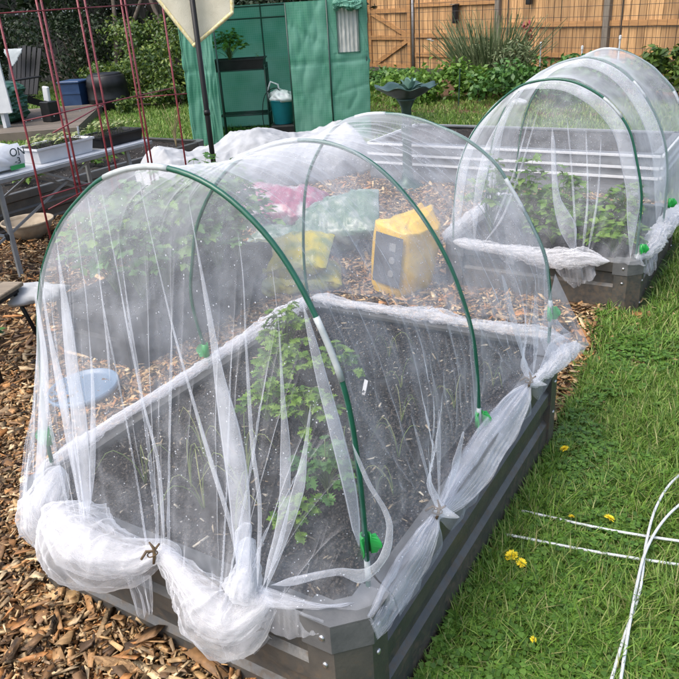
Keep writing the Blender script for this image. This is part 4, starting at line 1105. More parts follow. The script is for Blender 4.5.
# ------------------------------------------------------------------ second net tunnel
def arch(cx, a, z0, h, n=40):
    t = np.linspace(math.pi, 0, n)
    return np.stack([cx + a * np.sign(np.cos(t)) * np.abs(np.cos(t)) ** .9, z0 + h * np.sin(t) ** .95], 1)
A2 = [(2.99, np.array([(.06, .24), (.065, .45), (.09, .68), (.161, .877), (.28, 1.031), (.431, 1.152), (.584, 1.187), (.707, 1.177), (.837, 1.119), (.932, 1.043), (1.009, .942), (1.057, .804), (1.101, .627), (1.109, .458), (1.11, .24)])),
      (3.52, np.array([(.07, .24), (.075, .5), (.10, .74), (.165, .94), (.262, 1.07), (.365, 1.15), (.468, 1.21), (.563, 1.236), (.663, 1.245), (.804, 1.196), (.925, 1.1), (1.036, .952), (1.107, .801), (1.142, .641), (1.153, .504), (1.155, .24)])),
      (4.08, np.array([(.08, .24), (.085, .5), (.11, .76), (.19, .98), (.34, 1.14), (.505, 1.215), (.613, 1.248), (.741, 1.229), (.877, 1.157), (.986, 1.064), (1.059, .976), (1.12, .84), (1.16, .64), (1.17, .24)]))]
for (yy, P), lab, fe in zip(A2, ['nearest green hoop of the second net tunnel', 'middle green hoop of the second net tunnel', 'farthest green hoop of the second net tunnel'], ([(.62, .68)], [(.3, .34), (.64, .68)], [(.46, .53), (.7, .74)])):
    hoop_obj(P, yy, lab, fe)
cover2 = thing('net_cover', 'white insect netting over the smaller hoop tunnel behind on the right', 'netting')
n2u, n2v = 220, 120
def net2():
    Uq = np.linspace(0, 1, n2u); C2 = []
    for yy, P in A2:
        Q = P.copy(); Q[:, 0] = .61 + (Q[:, 0] - .61) * 1.02; Q[:, 1] += .006
        Q = np.concatenate([[(Q[0, 0] - .03, .26)], Q[1:-1], [(Q[-1, 0] + .012, .30), (Q[-1, 0] + .03, .26)]])
        C2.append(arclen_resample(catmull(Q, 300), n2u))
    hem = np.stack([np.interp(Uq, [0, 1], [.0, 1.17]), .27 + 0 * Uq], 1)
    cur = [hem] + C2 + [hem]
    ys = [2.90] + [a[0] for a in A2] + [4.22]
    vk = np.array([0, .25, .5, .75, 1]); VV = np.linspace(0, 1, n2v)
    X = np.zeros((n2u, n2v)); Z = X.copy(); Y = X.copy()
    for j, v in enumerate(VV):
        k = min(3, int(np.searchsorted(vk, v, side='right') - 1)); q = (v - vk[k]) / .25
        X[:, j] = cur[k][:, 0] * (1 - q) + cur[k + 1][:, 0] * q; Z[:, j] = cur[k][:, 1] * (1 - q) + cur[k + 1][:, 1] * q
        Y[:, j] = ys[k] * (1 - q) + ys[k + 1] * q
        s_ = (.03 if k in (1, 2) else 0) * math.sin(math.pi * q)
        Z[:, j] -= s_ * np.clip((Z[:, j] - .5) / .5, 0, 1)
    u_ = Uq[:, None]; v_ = VV[None]
    D = .012 * noise2(u_ * 14, v_ * 9, 51) + np.clip(1 - v_ * 5, 0, 1) * .03 * noise2(u_ * 45, v_ * 5, 52) + .006 * noise2(u_ * 40, v_ * 20, 53)
    Y = Y - D * np.where(v_ < .25, 1, .2); Z = Z + D * np.where(v_ < .25, 0, 1)
    return np.stack([X, Y, Z], -1).reshape(-1, 3)
mesh_np('tunnel_panel', net2(), grid_faces(n2u, n2v), NET2, cover2, True)
# doubled bands running inside the first two hoops, and pleats in the end
def band_along(P, yy, t0, t1, w0, w1, seed, dy):
    Q = catmull(P, 120); i0, i1 = int(t0 * 119), int(t1 * 119); Q = Q[i0:i1 + 1]
    T = np.gradient(Q, axis=0); T /= np.linalg.norm(T, axis=1)[:, None]
    Nn = np.stack([T[:, 1], -T[:, 0]], 1)
    wv = np.linspace(w0, w1, len(Q)) * (np.sin(np.linspace(.25, math.pi - .25, len(Q))) ** .5)
    A = np.c_[Q[:, 0] + Nn[:, 0] * .004, np.full(len(Q), yy), Q[:, 1] + Nn[:, 1] * .004]
    B = np.c_[Q[:, 0] + Nn[:, 0] * wv, np.full(len(Q), yy + dy), Q[:, 1] + Nn[:, 1] * wv]
    V, F = pleat_mesh(A, B, .01, seed)
    mesh_np('pleat', V, F, NET_FOLD, cover2, True)
for k in range(2):
    yy, P = A2[k]
    band_along(P, yy - .015, .42, .985, .05, .085, 200 + k, -.02)
    band_along(P, yy - .012, .05, .40, .09, .03, 210 + k, -.02)
yf = 2.95
for i, (a, b) in enumerate([([(.40, 1.08), (.25, .8), (.21, .5), (.22, .28)], [(.42, 1.09), (.31, .8), (.25, .5), (.24, .28)]),
                            ([(.62, .95), (.66, .6), (.70, .45), (.78, .28)], [(.64, .95), (.70, .6), (.80, .45), (.83, .28)]),
                            ([(.55, 1.05), (.46, .7), (.38, .45), (.28, .3)], [(.556, 1.05), (.47, .7), (.392, .45), (.30, .3)]),
                            ([(.50, 1.0), (.43, .7), (.33, .4)], [(.506, 1.0), (.44, .7), (.345, .4)]),
                            ([(.70, 1.0), (.75, .7), (.81, .3)], [(.706, 1.0), (.76, .7), (.825, .3)]),
                            ([(.80, .95), (.84, .6), (.84, .3)], [(.806, .95), (.85, .6), (.86, .3)]),
                            ([(.88, .9), (.89, .6), (.87, .3)], [(.886, .9), (.9, .6), (.885, .3)])]):
    f3 = lambda q: [(x, yf - .05 * np.clip((.8 - z) / .5, 0, 1), z) for x, z in q]
    V, F = pleat_mesh(f3(a), f3(b), .012, 220 + i); mesh_np('pleat', V, F, NET_FOLD, cover2, True)
bunch([(.10, 2.89, .29), (.3, 2.88, .285), (.5, 2.885, .27), (.66, 2.885, .255), (.76, 2.88, .275), (.88, 2.88, .285), (1.0, 2.88, .28)], [.022, .026, .024, .034, .044, .04, .016], 12, layers=2, amp=.34, parent=cover2)
drape([(.66, 2.875, .28), (.78, 2.86, .28), (.92, 2.87, .28)], [(.72, 2.865, .2), (.84, 2.85, .12), (.94, 2.865, .2)], 61, fold=.03, parent=cover2)
drape([(.34, 2.88, .285), (.42, 2.87, .285), (.54, 2.88, .28)], [(.40, 2.875, .23), (.45, 2.865, .2), (.52, 2.875, .23)], 62, fold=.02, parent=cover2)
bunch([(1.12, 2.95, .29), (1.155, 3.15, .29), (1.16, 3.4, .295), (1.165, 3.7, .29), (1.165, 4.1, .28)], [.028, .04, .048, .04, .03], 13, layers=2, amp=.36, parent=cover2)
drape([(1.13, 2.95, .31), (1.165, 3.08, .31), (1.17, 3.25, .31)], [(1.16, 2.98, .2), (1.19, 3.08, .17), (1.19, 3.22, .22)], 63, fold=.02, parent=cover2)
bunch([(.02, 2.95, .28), (.0, 3.4, .28), (.0, 4.1, .28)], [.03, .03, .03], 14, layers=2, amp=.4, parent=cover2)
spring_clip((1.135, 2.99, .33), R(-25), 'green clip low on the right leg of the second tunnel\'s nearest hoop')
spring_clip((1.18, 3.52, .45), R(-25), 'green clip on the right leg of the second tunnel\'s middle hoop')

# ------------------------------------------------------------------ left: blue lid, stool, table with trays, trellis, flag, bowl
mb = MB(); mb.lathe([(0, .012), (.13, .012), (.152, .016), (.158, .03), (.165, .03), (.168, .01), (.16, .002), (0, .002)], 48); o = mb.build('round_lid', M['blue'], None, True, (-.93, .93, .032)); o.rotation_euler = (R(4), R(-3), 0)
tag(o, 'round pale blue plastic lid lying on the wood chips behind the net', 'lid')

t = thing('garden_stool', 'low wooden topped stool with thin black legs beside the net tunnel', 'stool', (-1.62, .92, 0), R(20))
mb = MB()
for k in range(3): mb.box((-.12 + .12 * k, 0, .41), (.115, .36, .022), bev=.004)
mb.build('seat', M['stool_w'], t)
for sx in (-1, 1):
    for sy in (-1, 1):
        mb = MB(); mb.bar((sx * .14, sy * .13, .4), (sx * .2, sy * .2, 0), .011, 8); mb.build('leg', M['black'], t, True)
mb = MB(); mb.beam((-.15, -.15, .385), (-.15, .15, .385), .02, .02); mb.beam((.15, -.15, .385), (.15, .15, .385), .02, .02); mb.build('frame', M['black'], t)
# white cloth bundle by the stool
def lump(name, c, rad, seed, mtl, flat=(1, 1, 1), parent=None, n=40, m=26, amp=.3, rot=None, base_flat=True):
    th = np.linspace(0, 2 * math.pi, n, endpoint=False)[:, None]; ph = np.linspace(0.02, math.pi - .02, m)[None]
    a, b = np.cos(th) * np.sin(ph), np.sin(th) * np.sin(ph); z = np.cos(ph) + 0 * th
    h = 1 + amp * (noise2(a * 2 + 5, b * 2 + z * 1.7, seed) * 1.3 + (.5 - np.abs(2 * noise2(a * 4 + z, b * 4 - z * 2, seed + 1))) * .5 + noise2(a * 9, b * 9 + z * 5, seed + 2) * .25)
    V = np.stack([a * h * flat[0], b * h * flat[1], z * h * flat[2]], -1) * rad
    if base_flat: V[..., 2] = np.maximum(V[..., 2], -rad * flat[2] * .6)
    V = V.reshape(-1, 3)
    if rot is not None: V = V @ rot.T
    k = np.arange(n)[:, None] * m; j = np.arange(m - 1)[None]; k2 = np.roll(np.arange(n), -1)[:, None] * m
    F = np.stack([k + j, k + j + 1, k2 + j + 1, k2 + j], -1).reshape(-1, 4)
    return mesh_np(name, V + np.array(c) if parent is None and False else V, F, mtl, parent, True, c)
o = lump('cloth_bundle', (-1.50, 1.20, .34), .15, 3, M['cloth_white'], (1.0, .75, .32)); o.rotation_euler = (0, 0, R(35)); tag(o, 'crumpled white cloth bundle beside the stool at the left end of the bed', 'cloth')
herb('weed', 'small green weed in the wood chips below the stool', 'weed', (-1.9, 1.05, 0), 8, .12, .12, .06, M['leaf_mid'], 150)

# table
t = thing('folding_table', 'white topped folding table with grey metal legs holding seedling trays', 'table', (0, 0, 0))
mb = MB(); mb.box((-2.97, 2.35, .69), (.58, 1.94, .028), bev=.008); mb.build('tabletop', M['tablew'], t)
mb = MB(); mb.box((-2.66, 2.35, .678), (.012, 1.96, .03), bev=.003); mb.build('edge_rail', M['tablel'], t)
for (y0, s_) in ((1.95, 1), (3.1, -1)):
    for xx in (-2.72, -3.2):
        mb = MB(); mb.beam((xx, y0, .672), (xx + (.04 if xx > -3 else -.04), y0 - .03 * s_, .0), .03, .022, (1, 0, 0)); mb.build('leg', M['tablel'], t)
for xx in (-2.735, -3.185):
    mb = MB(); mb.beam((xx, 1.93, .30), (xx, 2.75, .655), .016, .012, (1, 0, 0)); mb.beam((xx + .02, 3.1, .30), (xx + .02, 2.3, .655), .016, .012, (1, 0, 0)); mb.build('brace', M['tablel'], t)
mb = MB(); mb.beam((-2.72, 1.93, .3), (-3.2, 1.93, .3), .02, .014); mb.beam((-2.72, 1.40, .12), (-2.735, 1.93, .30), .016, .012, (1, 0, 0)); mb.build('crossbar', M['tablel'], t)
mb = MB(); mb.box((-2.72, 1.935, .3), (.05, .05, .05), bev=.008); mb.build('bracket', M['black'], t)

def tray(name, label, c, dims, mtl, rz, seed, plants, pmat, hh):
    t = thing(name, label, 'seed tray', c, rz)
    l, wd, h = dims
    mb = MB()
    e = .012
    outer = [(-l / 2 * .93, -wd / 2 * .9, 0), (l / 2 * .93, -wd / 2 * .9, 0), (l / 2 * .93, wd / 2 * .9, 0), (-l / 2 * .93, wd / 2 * .9, 0)]
    top = [(-l / 2, -wd / 2, h), (l / 2, -wd / 2, h), (l / 2, wd / 2, h), (-l / 2, wd / 2, h)]
    lip = [(x * 1.03, y * 1.06, h) for x, y, _ in top]
    lip2 = [(x * 1.03, y * 1.06, h - .014) for x, y, _ in top]
    inn = [(x * .97, y * .94, h - .002) for x, y, _ in top]
    inb = [(x * .93, y * .9, h - .02) for x, y, _ in top]
    V = outer + top + lip2 + lip + inn + inb
    F = [(3, 2, 1, 0)]
    for i in range(4):
        j = (i + 1) % 4
        F += [(i, j, 4 + j, 4 + i), (8 + i, 8 + j, 12 + j, 12 + i), (12 + i, 12 + j, 16 + j, 16 + i), (16 + i, 16 + j, 20 + j, 20 + i), (4 + j, 8 + j, 8 + i, 4 + i)]
    mb.add(V, F); mb.build('tray_body', mtl, t)
    mb = MB(); mb.box((0, 0, h - .018), (l * .92, wd * .9, .012)); mb.build('soil', M['soil'], t)
    rg_ = np.random.default_rng(seed); st = MB(); lf = MB()
    for i in range(plants):
        x, y = rg_.uniform(-.45, .45) * l, rg_.uniform(-.42, .42) * wd; hq = hh * rg_.uniform(.5, 1.2)
        d = rg_.normal(0, .015, 2)
        st.tube([(x, y, h - .012), (x + d[0], y + d[1], h + hq)], [.0016, .0012], 4)
        for k in range(rg_.integers(2, 5)):
            a = k * 3.14 + rg_.uniform(-.5, .5); Lf = rg_.uniform(.022, .042)
            Vv, Ff = leaf_verts(Lf, Lf * .6, 0, .2); Vv = Vv @ rotm(0, rg_.uniform(-.5, .4), a).T + np.array([x + d[0], y + d[1], h + hq - .012 * (k // 2)])
            lf.add(Vv, Ff)
    st.build('stems', M['stem'], t, True); lf.build('seedlings', pmat, t, True)['kind'] = 'stuff'
    return t
tr1 = tray('seed_tray', 'white planter tray of pale seedlings on the white table', (-2.86, 2.56, .706), (.50, .26, .105), M['white'], R(90), 5, 55, M['seedling'], .045)
mb = MB(); mb.box((.22, -.02, .14), (.016, .002, .08), rotm(0, R(8), 0)); mb.build('plant_label', M['white'], tr1)
tray('seed_tray', 'black tray of taller seedlings at the right end of the white table', (-2.86, 3.10, .706), (.44, .26, .085), M['blackp'], R(90), 6, 45, M['seedling'], .075)
# bag of fertiliser lying on the table
t = thing('fertilizer_bag', 'white printed fertilizer bag lying on the left end of the table', 'bag', (-2.86, 2.02, .70), 0)
o = lump('bag_body', (0, 0, .085), .21, 12, M['bag_white'], (.60, 1.05, .55), t, amp=.16)
def text(s, size, p, rot, mtl, parent, ext=.001):
    cu = bpy.data.curves.new('lettering', 'FONT'); cu.body = s; cu.size = size; cu.extrude = ext; cu.align_x = 'CENTER'; cu.align_y = 'CENTER'
    cu.materials.append(mtl)
    tmp = bpy.data.objects.new('tmp', cu); C.objects.link(tmp)
    bpy.context.view_layer.update()
    me = bpy.data.meshes.new_from_object(tmp.evaluated_get(bpy.context.evaluated_depsgraph_get())); bpy.data.objects.remove(tmp)
    o = bpy.data.objects.new('lettering', me); C.objects.link(o); o.location = p; o.rotation_euler = rot; o.parent = parent
    return o
mb = MB()
n = 12
V = []
for i in range(n):
    for j in range(n):
        a, b = i / (n - 1) - .5, j / (n - 1) - .5
        V.append((.132 - .05 * b * b * 4 * .3 - .05 * (b > 0) * b, a * .36, .10 + b * .15))
mesh_np('printed_panel', V, grid_faces(n, n), M['bag_white'], t, True)
text('ON', .075, (.136, .13, .125), (R(90), 0, R(90)), M['ink'], t)
text('-3', .06, (.136, .12, .068), (R(90), 0, R(90)), M['ink'], t)
mb = MB(); mb.box((.134, .11, .030), (.004, .11, .028)); mb.build('green_print', M['green_ink'], t)

# trellis of red coated wire
TX = -2.3
t = thing('wire_trellis', 'tall red coated wire trellis standing in front of the white table', 'trellis', (0, 0, 0))
for y0 in (1.94, 2.22, 2.255, 2.53, 2.59, 2.90, 2.935, 3.29):
    mb = MB(); mb.tube([(TX, y0, 0), (TX, y0 + .004, .9), (TX, y0, 1.95)], .0068, 7); mb.build('stake', M['red_wire'], t, True)
def rail(a, b, r=.0042): 
    mb = MB(); mb.bar(a, b, r, 6); mb.build('rail', M['red_wire'], t, True)
rail((TX + .006, 1.5, 1.665), (TX + .006, 3.29, 1.675)); rail((TX + .006, 1.94, 1.07), (TX + .006, 3.29, 1.10)); rail((TX + .2, 1.98, 1.0), (TX + .006, 2.59, 1.08))
rail((TX + .006, 1.94, .60), (TX + .006, 2.35, .60)); rail((TX + .006, 2.90, 1.08), (TX + .2, 3.2, 1.07)); rail((TX + .02, 1.96, .52), (TX + .02, 2.4, .585))
mb = MB()
rg = np.random.default_rng(77)
for k in range(46):
    z = [1.66, 1.07, 1.66][k % 3]; y0 = rg.uniform(1.95, 3.28); mb.lathe([(0, -.004), (.0035, -.001), (.0035, .001), (0, .004)], 6, (TX + .008, y0, z + .01 * (y0 - 1.9) * (k % 3 == 0) - .005))
o = mb.build('water_drops', M['ferrule'], t, True)

# flag pole with cream flag
t = thing('flag_pole', 'black garden flag pole standing behind the front net tunnel', 'flag pole', (-1.44, 2.63, 0))
mb = MB(); mb.tube([(0, 0, 0), (0, 0, 2.0)], .0165, 12); mb.build('pole', M['black'], t, True)
mb = MB(); mb.lathe([(.0165, .60), (.021, .60), (.021, .64), (.0165, .64)], 12); mb.lathe([(.0165, 1.02), (.02, 1.02), (.02, 1.05), (.0165, 1.05)], 12); mb.build('joint_collar', M['black'], t, True)
t2 = thing('garden_flag', 'cream pointed cloth flag with yellow edging behind the black pole', 'flag', (-1.44, 2.63, 0), math.atan2(.5344, .845))
fl = [(-.23, 1.70), (-.03, 1.41), (.235, 1.585), (.25, 1.8), (-.1, 1.95)]
def flag_geo(poly, y, th, inset=None):
    n = 40
    xs = np.linspace(min(p[0] for p in poly), max(p[0] for p in poly), n)
    V, F = [], []
    P = np.array(poly + [poly[0]])
    for x in xs:
        zz = []
        for i in range(len(poly)):
            a, b = P[i], P[i + 1]
            if (a[0] - x) * (b[0] - x) <= 0 and abs(a[0] - b[0]) > 1e-9:
                q = (x - a[0]) / (b[0] - a[0]); zz.append(a[1] + q * (b[1] - a[1]))
        lo, hi = min(zz), max(zz)
        for k in range(12):
            z = lo + (hi - lo) * k / 11
            V.append((x, y + .012 * math.sin(x * 22 + z * 4), z))
    return np.array(V), grid_faces(n, 12)
V, F = flag_geo(fl, .035, 0)
o = mesh_np('flag_cloth', V, F, M['cream'], t2, True); sm = o.modifiers.new('solid', 'SOLIDIFY'); sm.thickness = .003
mb = MB()
pts = np.array([(-.23, 1.70), (-.03, 1.41), (.235, 1.585), (.25, 1.8)])
for i in range(3):
    for q in np.linspace(0, 1, 30):
        pass
    a, b = pts[i], pts[i + 1]; d = (b - a) / np.linalg.norm(b - a); nn = np.array([-d[1], d[0]])
    n = 24; V = []
    for k in range(n):
        p = a + (b - a) * k / (n - 1)
        for off_ in (.003, .022):
            q = p + nn * off_
            V.append((q[0], .035 - .0035 + .012 * math.sin(q[0] * 22 + q[1] * 4), q[1]))
    mb.add(V, [(k * 2, k * 2 + 1, k * 2 + 3, k * 2 + 2) for k in range(n - 1)])
o = mb.build('trim', M['yellow_trim'], t2, True); sm = o.modifiers.new('solid', 'SOLIDIFY'); sm.thickness = .002

# bowl
mb = MB(); mb.lathe([(0, .0), (.09, .0), (.10, .01), (.16, .06), (.19, .12), (.195, .15), (.205, .152), (.205, .135), (.183, .118), (.15, .06), (.08, .02), (0, .016)], 40); o = mb.build('clay_bowl', M['bowl'], None, True, (-3.47, 2.62, .01)); tag(o, 'tan clay bowl on the wood chips under the table', 'bowl')

# white row cover over a low bed behind
def row_cover():
    n, m = 200, 110
    y = np.linspace(0, 1, n)[:, None]; a = np.linspace(0, math.pi, m)[None]
    L0 = np.array([-3.35, 3.75]); L1 = np.array([-2.2, 5.85])
    d = (L1 - L0) / np.linalg.norm(L1 - L0); nn = np.array([d[1], -d[0]])
    hgt = .47 + .06 * np.sin(y * 13 + 1.5) + .05 * noise2(y * 6, a * 0, 3)
    r = .42
    Z = hgt * np.sin(a) ** .7 + .05 * noise2(y * 14, a * 3, 4) * np.sin(a) + .02 * noise2(y * 40, a * 9, 5) + .03 * (.5 - np.abs(2 * noise2(y * 9 + a * 2, a * 2.5 - y * 5, 8))) + .018 * (.5 - np.abs(2 * noise2(y * 22 - a * 3, a * 5 + y * 9, 9)))
    S = r * np.cos(a) * (1 + .12 * noise2(y * 9, a * 1.5, 6)) + 0 * y
    endf = np.minimum(1, np.minimum(y, 1 - y) * 9 + .05) ** .5
    Z = Z * endf
    X = L0[0] + (L1[0] - L0[0]) * y + nn[0] * S; Y = L0[1] + (L1[1] - L0[1]) * y + nn[1] * S
    o = mesh_np('row_cover', np.stack([X, Y, Z + .01], -1).reshape(-1, 3), grid_faces(n, m), M['cloth_white'], None, True)
    sm = o.modifiers.new('solid', 'SOLIDIFY'); sm.thickness = .006
    return tag(o, 'white fleece row cover humped over a bed behind the flag pole', 'row cover')
row_cover()

# ------------------------------------------------------------------ bags behind the front bed
def sack(name, label, loc, dims, rot, mtl, seed, extra=None):
    t = thing(name, label, 'bag', loc, 0); t.rotation_euler = rot
    n, m = 70, 56
    l, wd, h = dims
    a = np.linspace(-1, 1, n)[:, None]; th = np.linspace(0, 2 * math.pi, m, endpoint=False)[None]
    end = (1 - np.abs(a) ** 5) ** .8
    cx = np.sign(np.cos(th)) * np.abs(np.cos(th)) ** .55; cz = np.sign(np.sin(th)) * np.abs(np.sin(th)) ** .7
    Xx = a * l / 2 + 0 * th
    Yy = wd / 2 * cx * (.93 + .07 * end) * (1 + .09 * noise2(a * 4, cx * 2, seed))
    Zz = h / 2 * cz * (.06 + .94 * end) * (1 + .25 * noise2(a * 3 + 3, cx * 2 + cz, seed + 1)) + h * .05 * noise2(a * 9, th * 3, seed + 2)
    cr = (.5 - np.abs(2 * noise2(a * 5 + cz, cx * 3 + cz * 2, seed + 5))) + .6 * (.5 - np.abs(2 * noise2(a * 11 - cx, cx * 6 + cz * 3, seed + 6)))
    Zz = Zz + h * .16 * cr * end; Yy = Yy + wd * .03 * cr
    V = np.stack([Xx, Yy, Zz + h / 2], -1).reshape(-1, 3)
    k = np.arange(n - 1)[:, None] * m; j = np.arange(m)[None]; j2 = (j + 1) % m
    F = np.stack([k + j, k + m + j, k + m + j2, k + j2], -1).reshape(-1, 4)
    mesh_np('sack_body', V, F, mtl, t, True)
    return t
yb = thing('soil_bag', 'upright yellow soil bag with a dark label behind the front bed', 'bag', (-.17, 2.74, .012), R(-10))
yb.rotation_euler = (R(-4), R(5), R(-12))
n, m = 34, 48
a = np.linspace(0, 1, n)[:, None]; th = np.linspace(0, 2 * math.pi, m, endpoint=False)[None]
cx = np.sign(np.cos(th)) * np.abs(np.cos(th)) ** .55; cy = np.sign(np.sin(th)) * np.abs(np.sin(th)) ** .55
bul = (1 + .07 * np.sin(a * math.pi)) * (1 - .05 * (a < .05))
top = np.clip((a - .80) / .2, 0, 1) ** 1.6
Xx = .145 * cx * bul * (1 + .12 * noise2(a * 5, cy * 2, 3) + .05 * (.5 - np.abs(2 * noise2(a * 9 + cy * 3, cy * 3, 8)))) * (1 - .55 * top) + .02 * top
Yy = .17 * cy * bul * (1 + .05 * noise2(a * 5, cx * 2 + 9, 4)) * (1 - .06 * top)
Zz = .40 * np.minimum(a / .8, 1) + top * (.05 + .035 * cy) + .035 * noise2(cx * 3, cy * 3 + a * 2, 6) * (a > .1) + .02 * (.5 - np.abs(2 * noise2(cx * 4 + a * 3, cy * 4 - a * 2, 7))) * (a > .5)
Vv = np.stack([Xx, Yy, Zz], -1).reshape(-1, 3); n_s = n
k = np.arange(n - 1)[:, None] * m; j = np.arange(m)[None]; j2 = (j + 1) % m
mesh_np('sack_body', Vv, np.stack([k + j, k + j2, k + m + j2, k + m + j], -1).reshape(-1, 4), M['bag_yellow'], yb, True)
mb = MB(); n = 12; V = []
for i in range(n):
    for j in range(n):
        a, b = i / (n - 1) - .5, j / (n - 1) - .5
        V.append((.02 + a * .20, -.190 - .004 * math.cos(a * 3), .225 + b * .30))
mesh_np('label', V, grid_faces(n, n), M['label_dark'], yb, True)
for k in range(3):
    mb = MB(); c = (.055, .15 + .08 * k)
    if k == 2: mb.box((c[0], -.196, c[1]), (.045, .006, .045))
    else: mb.lathe([(0, .004), (.020, .004), (.022, 0)], 24, (c[0], -.194, c[1]), rotm(R(90), 0, 0))
    mb.build('icon', M['icon'], yb)
mesh_np('sack_top', np.concatenate([Vv.reshape(n_s, -1, 3)[-1], Vv.reshape(n_s, -1, 3)[-1].mean(0, keepdims=True) + np.array([[0, 0, .012]])]), [(k, (k + 1) % 48, 48) for k in range(48)], M['bag_yellow'], yb, True)
s_ = sack('soil_bag', 'flat lemon yellow bag slumped behind the left rim of the front bed', (-.85, 2.52, .12), (.6, .4, .16), (R(14), R(-8), R(20)), M['bag_lemon'], 9)
s_ = sack('soil_bag', 'second lemon yellow bag lying under the flat yellow one', (-.80, 2.5, .0), (.6, .38, .14), (0, 0, R(32)), M['bag_lemon'], 10)
s_ = sack('soil_bag', 'pink and white printed bag on the pile behind the front tunnel', (-1.42, 3.25, .22), (.7, .42, .16), (R(16), R(6), R(25)), M['bag_pink'], 15)
s_ = sack('soil_bag', 'pale green and white bag next to the pink bag on the pile', (-.88, 3.22, .17), (.62, .44, .16), (R(28), R(-14), R(20)), M['bag_green'], 16)
s_ = sack('soil_bag', 'dull green bag at the bottom of the pile under the pink bag', (-1.15, 3.2, .0), (.8, .5, .2), (R(0), 0, R(20)), M['bag_green'], 18)

# bird bath with agave
t = thing('bird_bath', 'dark green bird bath with a wavy rimmed bowl before the wooden gate', 'bird bath', (-1.25, 5.05, 0))
mb = MB(); mb.lathe([(0, .0), (.16, 0), (.165, .02), (.12, .05), (.06, .09), (.045, .16), (.04, .4), (.05, .55), (.042, .6), (.045, .72), (.075, .78), (.09, .8), (0, .8)], 28); mb.build('pedestal', M['verd'], t, True)
def wv(r, z, th): return r * (1 + .05 * math.sin(8 * th) * (r > .1)), z + .014 * math.sin(8 * th) * (r / .27) ** 2
mb = MB(); mb.lathe([(0, .79), (.08, .80), (.17, .84), (.235, .885), (.27, .90), (.272, .908), (.235, .897), (.165, .855), (.08, .82), (0, .815)], 64, wave=wv); mb.build('bowl', M['verd'], t, True)
t = thing('agave_plant', 'grey green succulent with curled leaves sitting in the bird bath', 'plant', (-1.22, 5.05, .82))
mb = MB(); rg = np.random.default_rng(3)
for k in range(13):
    a = k * 2.4; q = k / 13; el = R(80 - 62 * q)
    d = np.array([math.cos(a), math.sin(a), 0]); s_v = np.array([-math.sin(a), math.cos(a), 0]); L = .10 + .06 * q
    V = []
    for i in range(9):
        tt = i / 8; p = d * (L * tt * math.cos(el) * 1.0 + .02) + np.array([0, 0, L * tt * math.sin(el) + .03 - .05 * q * tt * tt + .03 * (1 - q)])
        wd = .03 * math.sin(math.pi * min(1, tt * .85 + .15)) ** .7
        V += [p - s_v * wd + np.array([0, 0, wd * .5]), p - np.array([0, 0, .004]), p + s_v * wd + np.array([0, 0, wd * .5])]
    mb.add(V, [(i * 3 + c, i * 3 + c + 1, i * 3 + 4 + c, i * 3 + 3 + c) for i in range(8) for c in range(2)])
mb.build('leaves', M['agave'], t, True)

# ------------------------------------------------------------------ greenhouse
GZ = math.atan2(.509, .861)
gh = thing('greenhouse', 'green plastic covered walk-in greenhouse with its front flap open', 'greenhouse', (-4.75, 6.1, 0), GZ)
GW, GD, GHH = 2.24, 1.5, 1.55
def crinkled(x0, x1, z0, z1, y, seed, amp=.02, n=40, m=50, axis='x'):
    a = np.linspace(0, 1, n)[:, None]; b = np.linspace(0, 1, m)[None]
    P = x0 + (x1 - x0) * a + 0 * b; Zz = z0 + (z1 - z0) * b + 0 * a
    D = amp * (.5 * noise2(a * 2, b * 2, seed) + .8 * (.5 - np.abs(2 * noise2(a * 4 + b * 3, b * 5 - a * 3, seed + 1))) + .25 * noise2(a * 12, b * 14, seed + 2))
    D += .022 * np.exp(-np.abs(Zz - .93 - .02 * a) / .016) + .012 * np.exp(-np.abs(Zz - 1.25 + .3 * (a - .5)) / .012) + .010 * np.exp(-np.abs(Zz - .55 - .12 * a) / .014)
    if axis == 'x': V = np.stack([P, y + D, Zz], -1)
    else: V = np.stack([y + D, P, Zz], -1)
    return V.reshape(-1, 3), grid_faces(n, m)
def ghp(name, *a, mtl='gh', **k):
    V, F = crinkled(*a, **k); o = mesh_np(name, V, F, M[mtl], gh, True)
    return o
ghp('front_panel', 1.30, 1.77, 0.02, 1.62, 0.0, 1, amp=.035)
ghp('front_panel', 1.78, GW, .02, 1.04, .012, 2, amp=.02)
ghp('front_panel', 1.78, 1.89, 1.04, 1.62, .012, 3, amp=.004)
ghp('front_panel', 2.14, GW, 1.04, 1.62, .012, 4, amp=.004)
ghp('front_panel', .02, .24, .02, 1.62, 0.0, 5, amp=.04)
ghp('door_flap', .25, .40, .02, 1.62, -.05, 6, amp=.04)
ghp('side_panel', 0, GD, .02, 1.62, 0.0, 7, axis='y'); ghp('side_panel', 0, GD, .02, 1.62, GW, 8, axis='y')
ghp('back_panel', 0, GW, .02, 1.62, GD, 9, amp=.03)
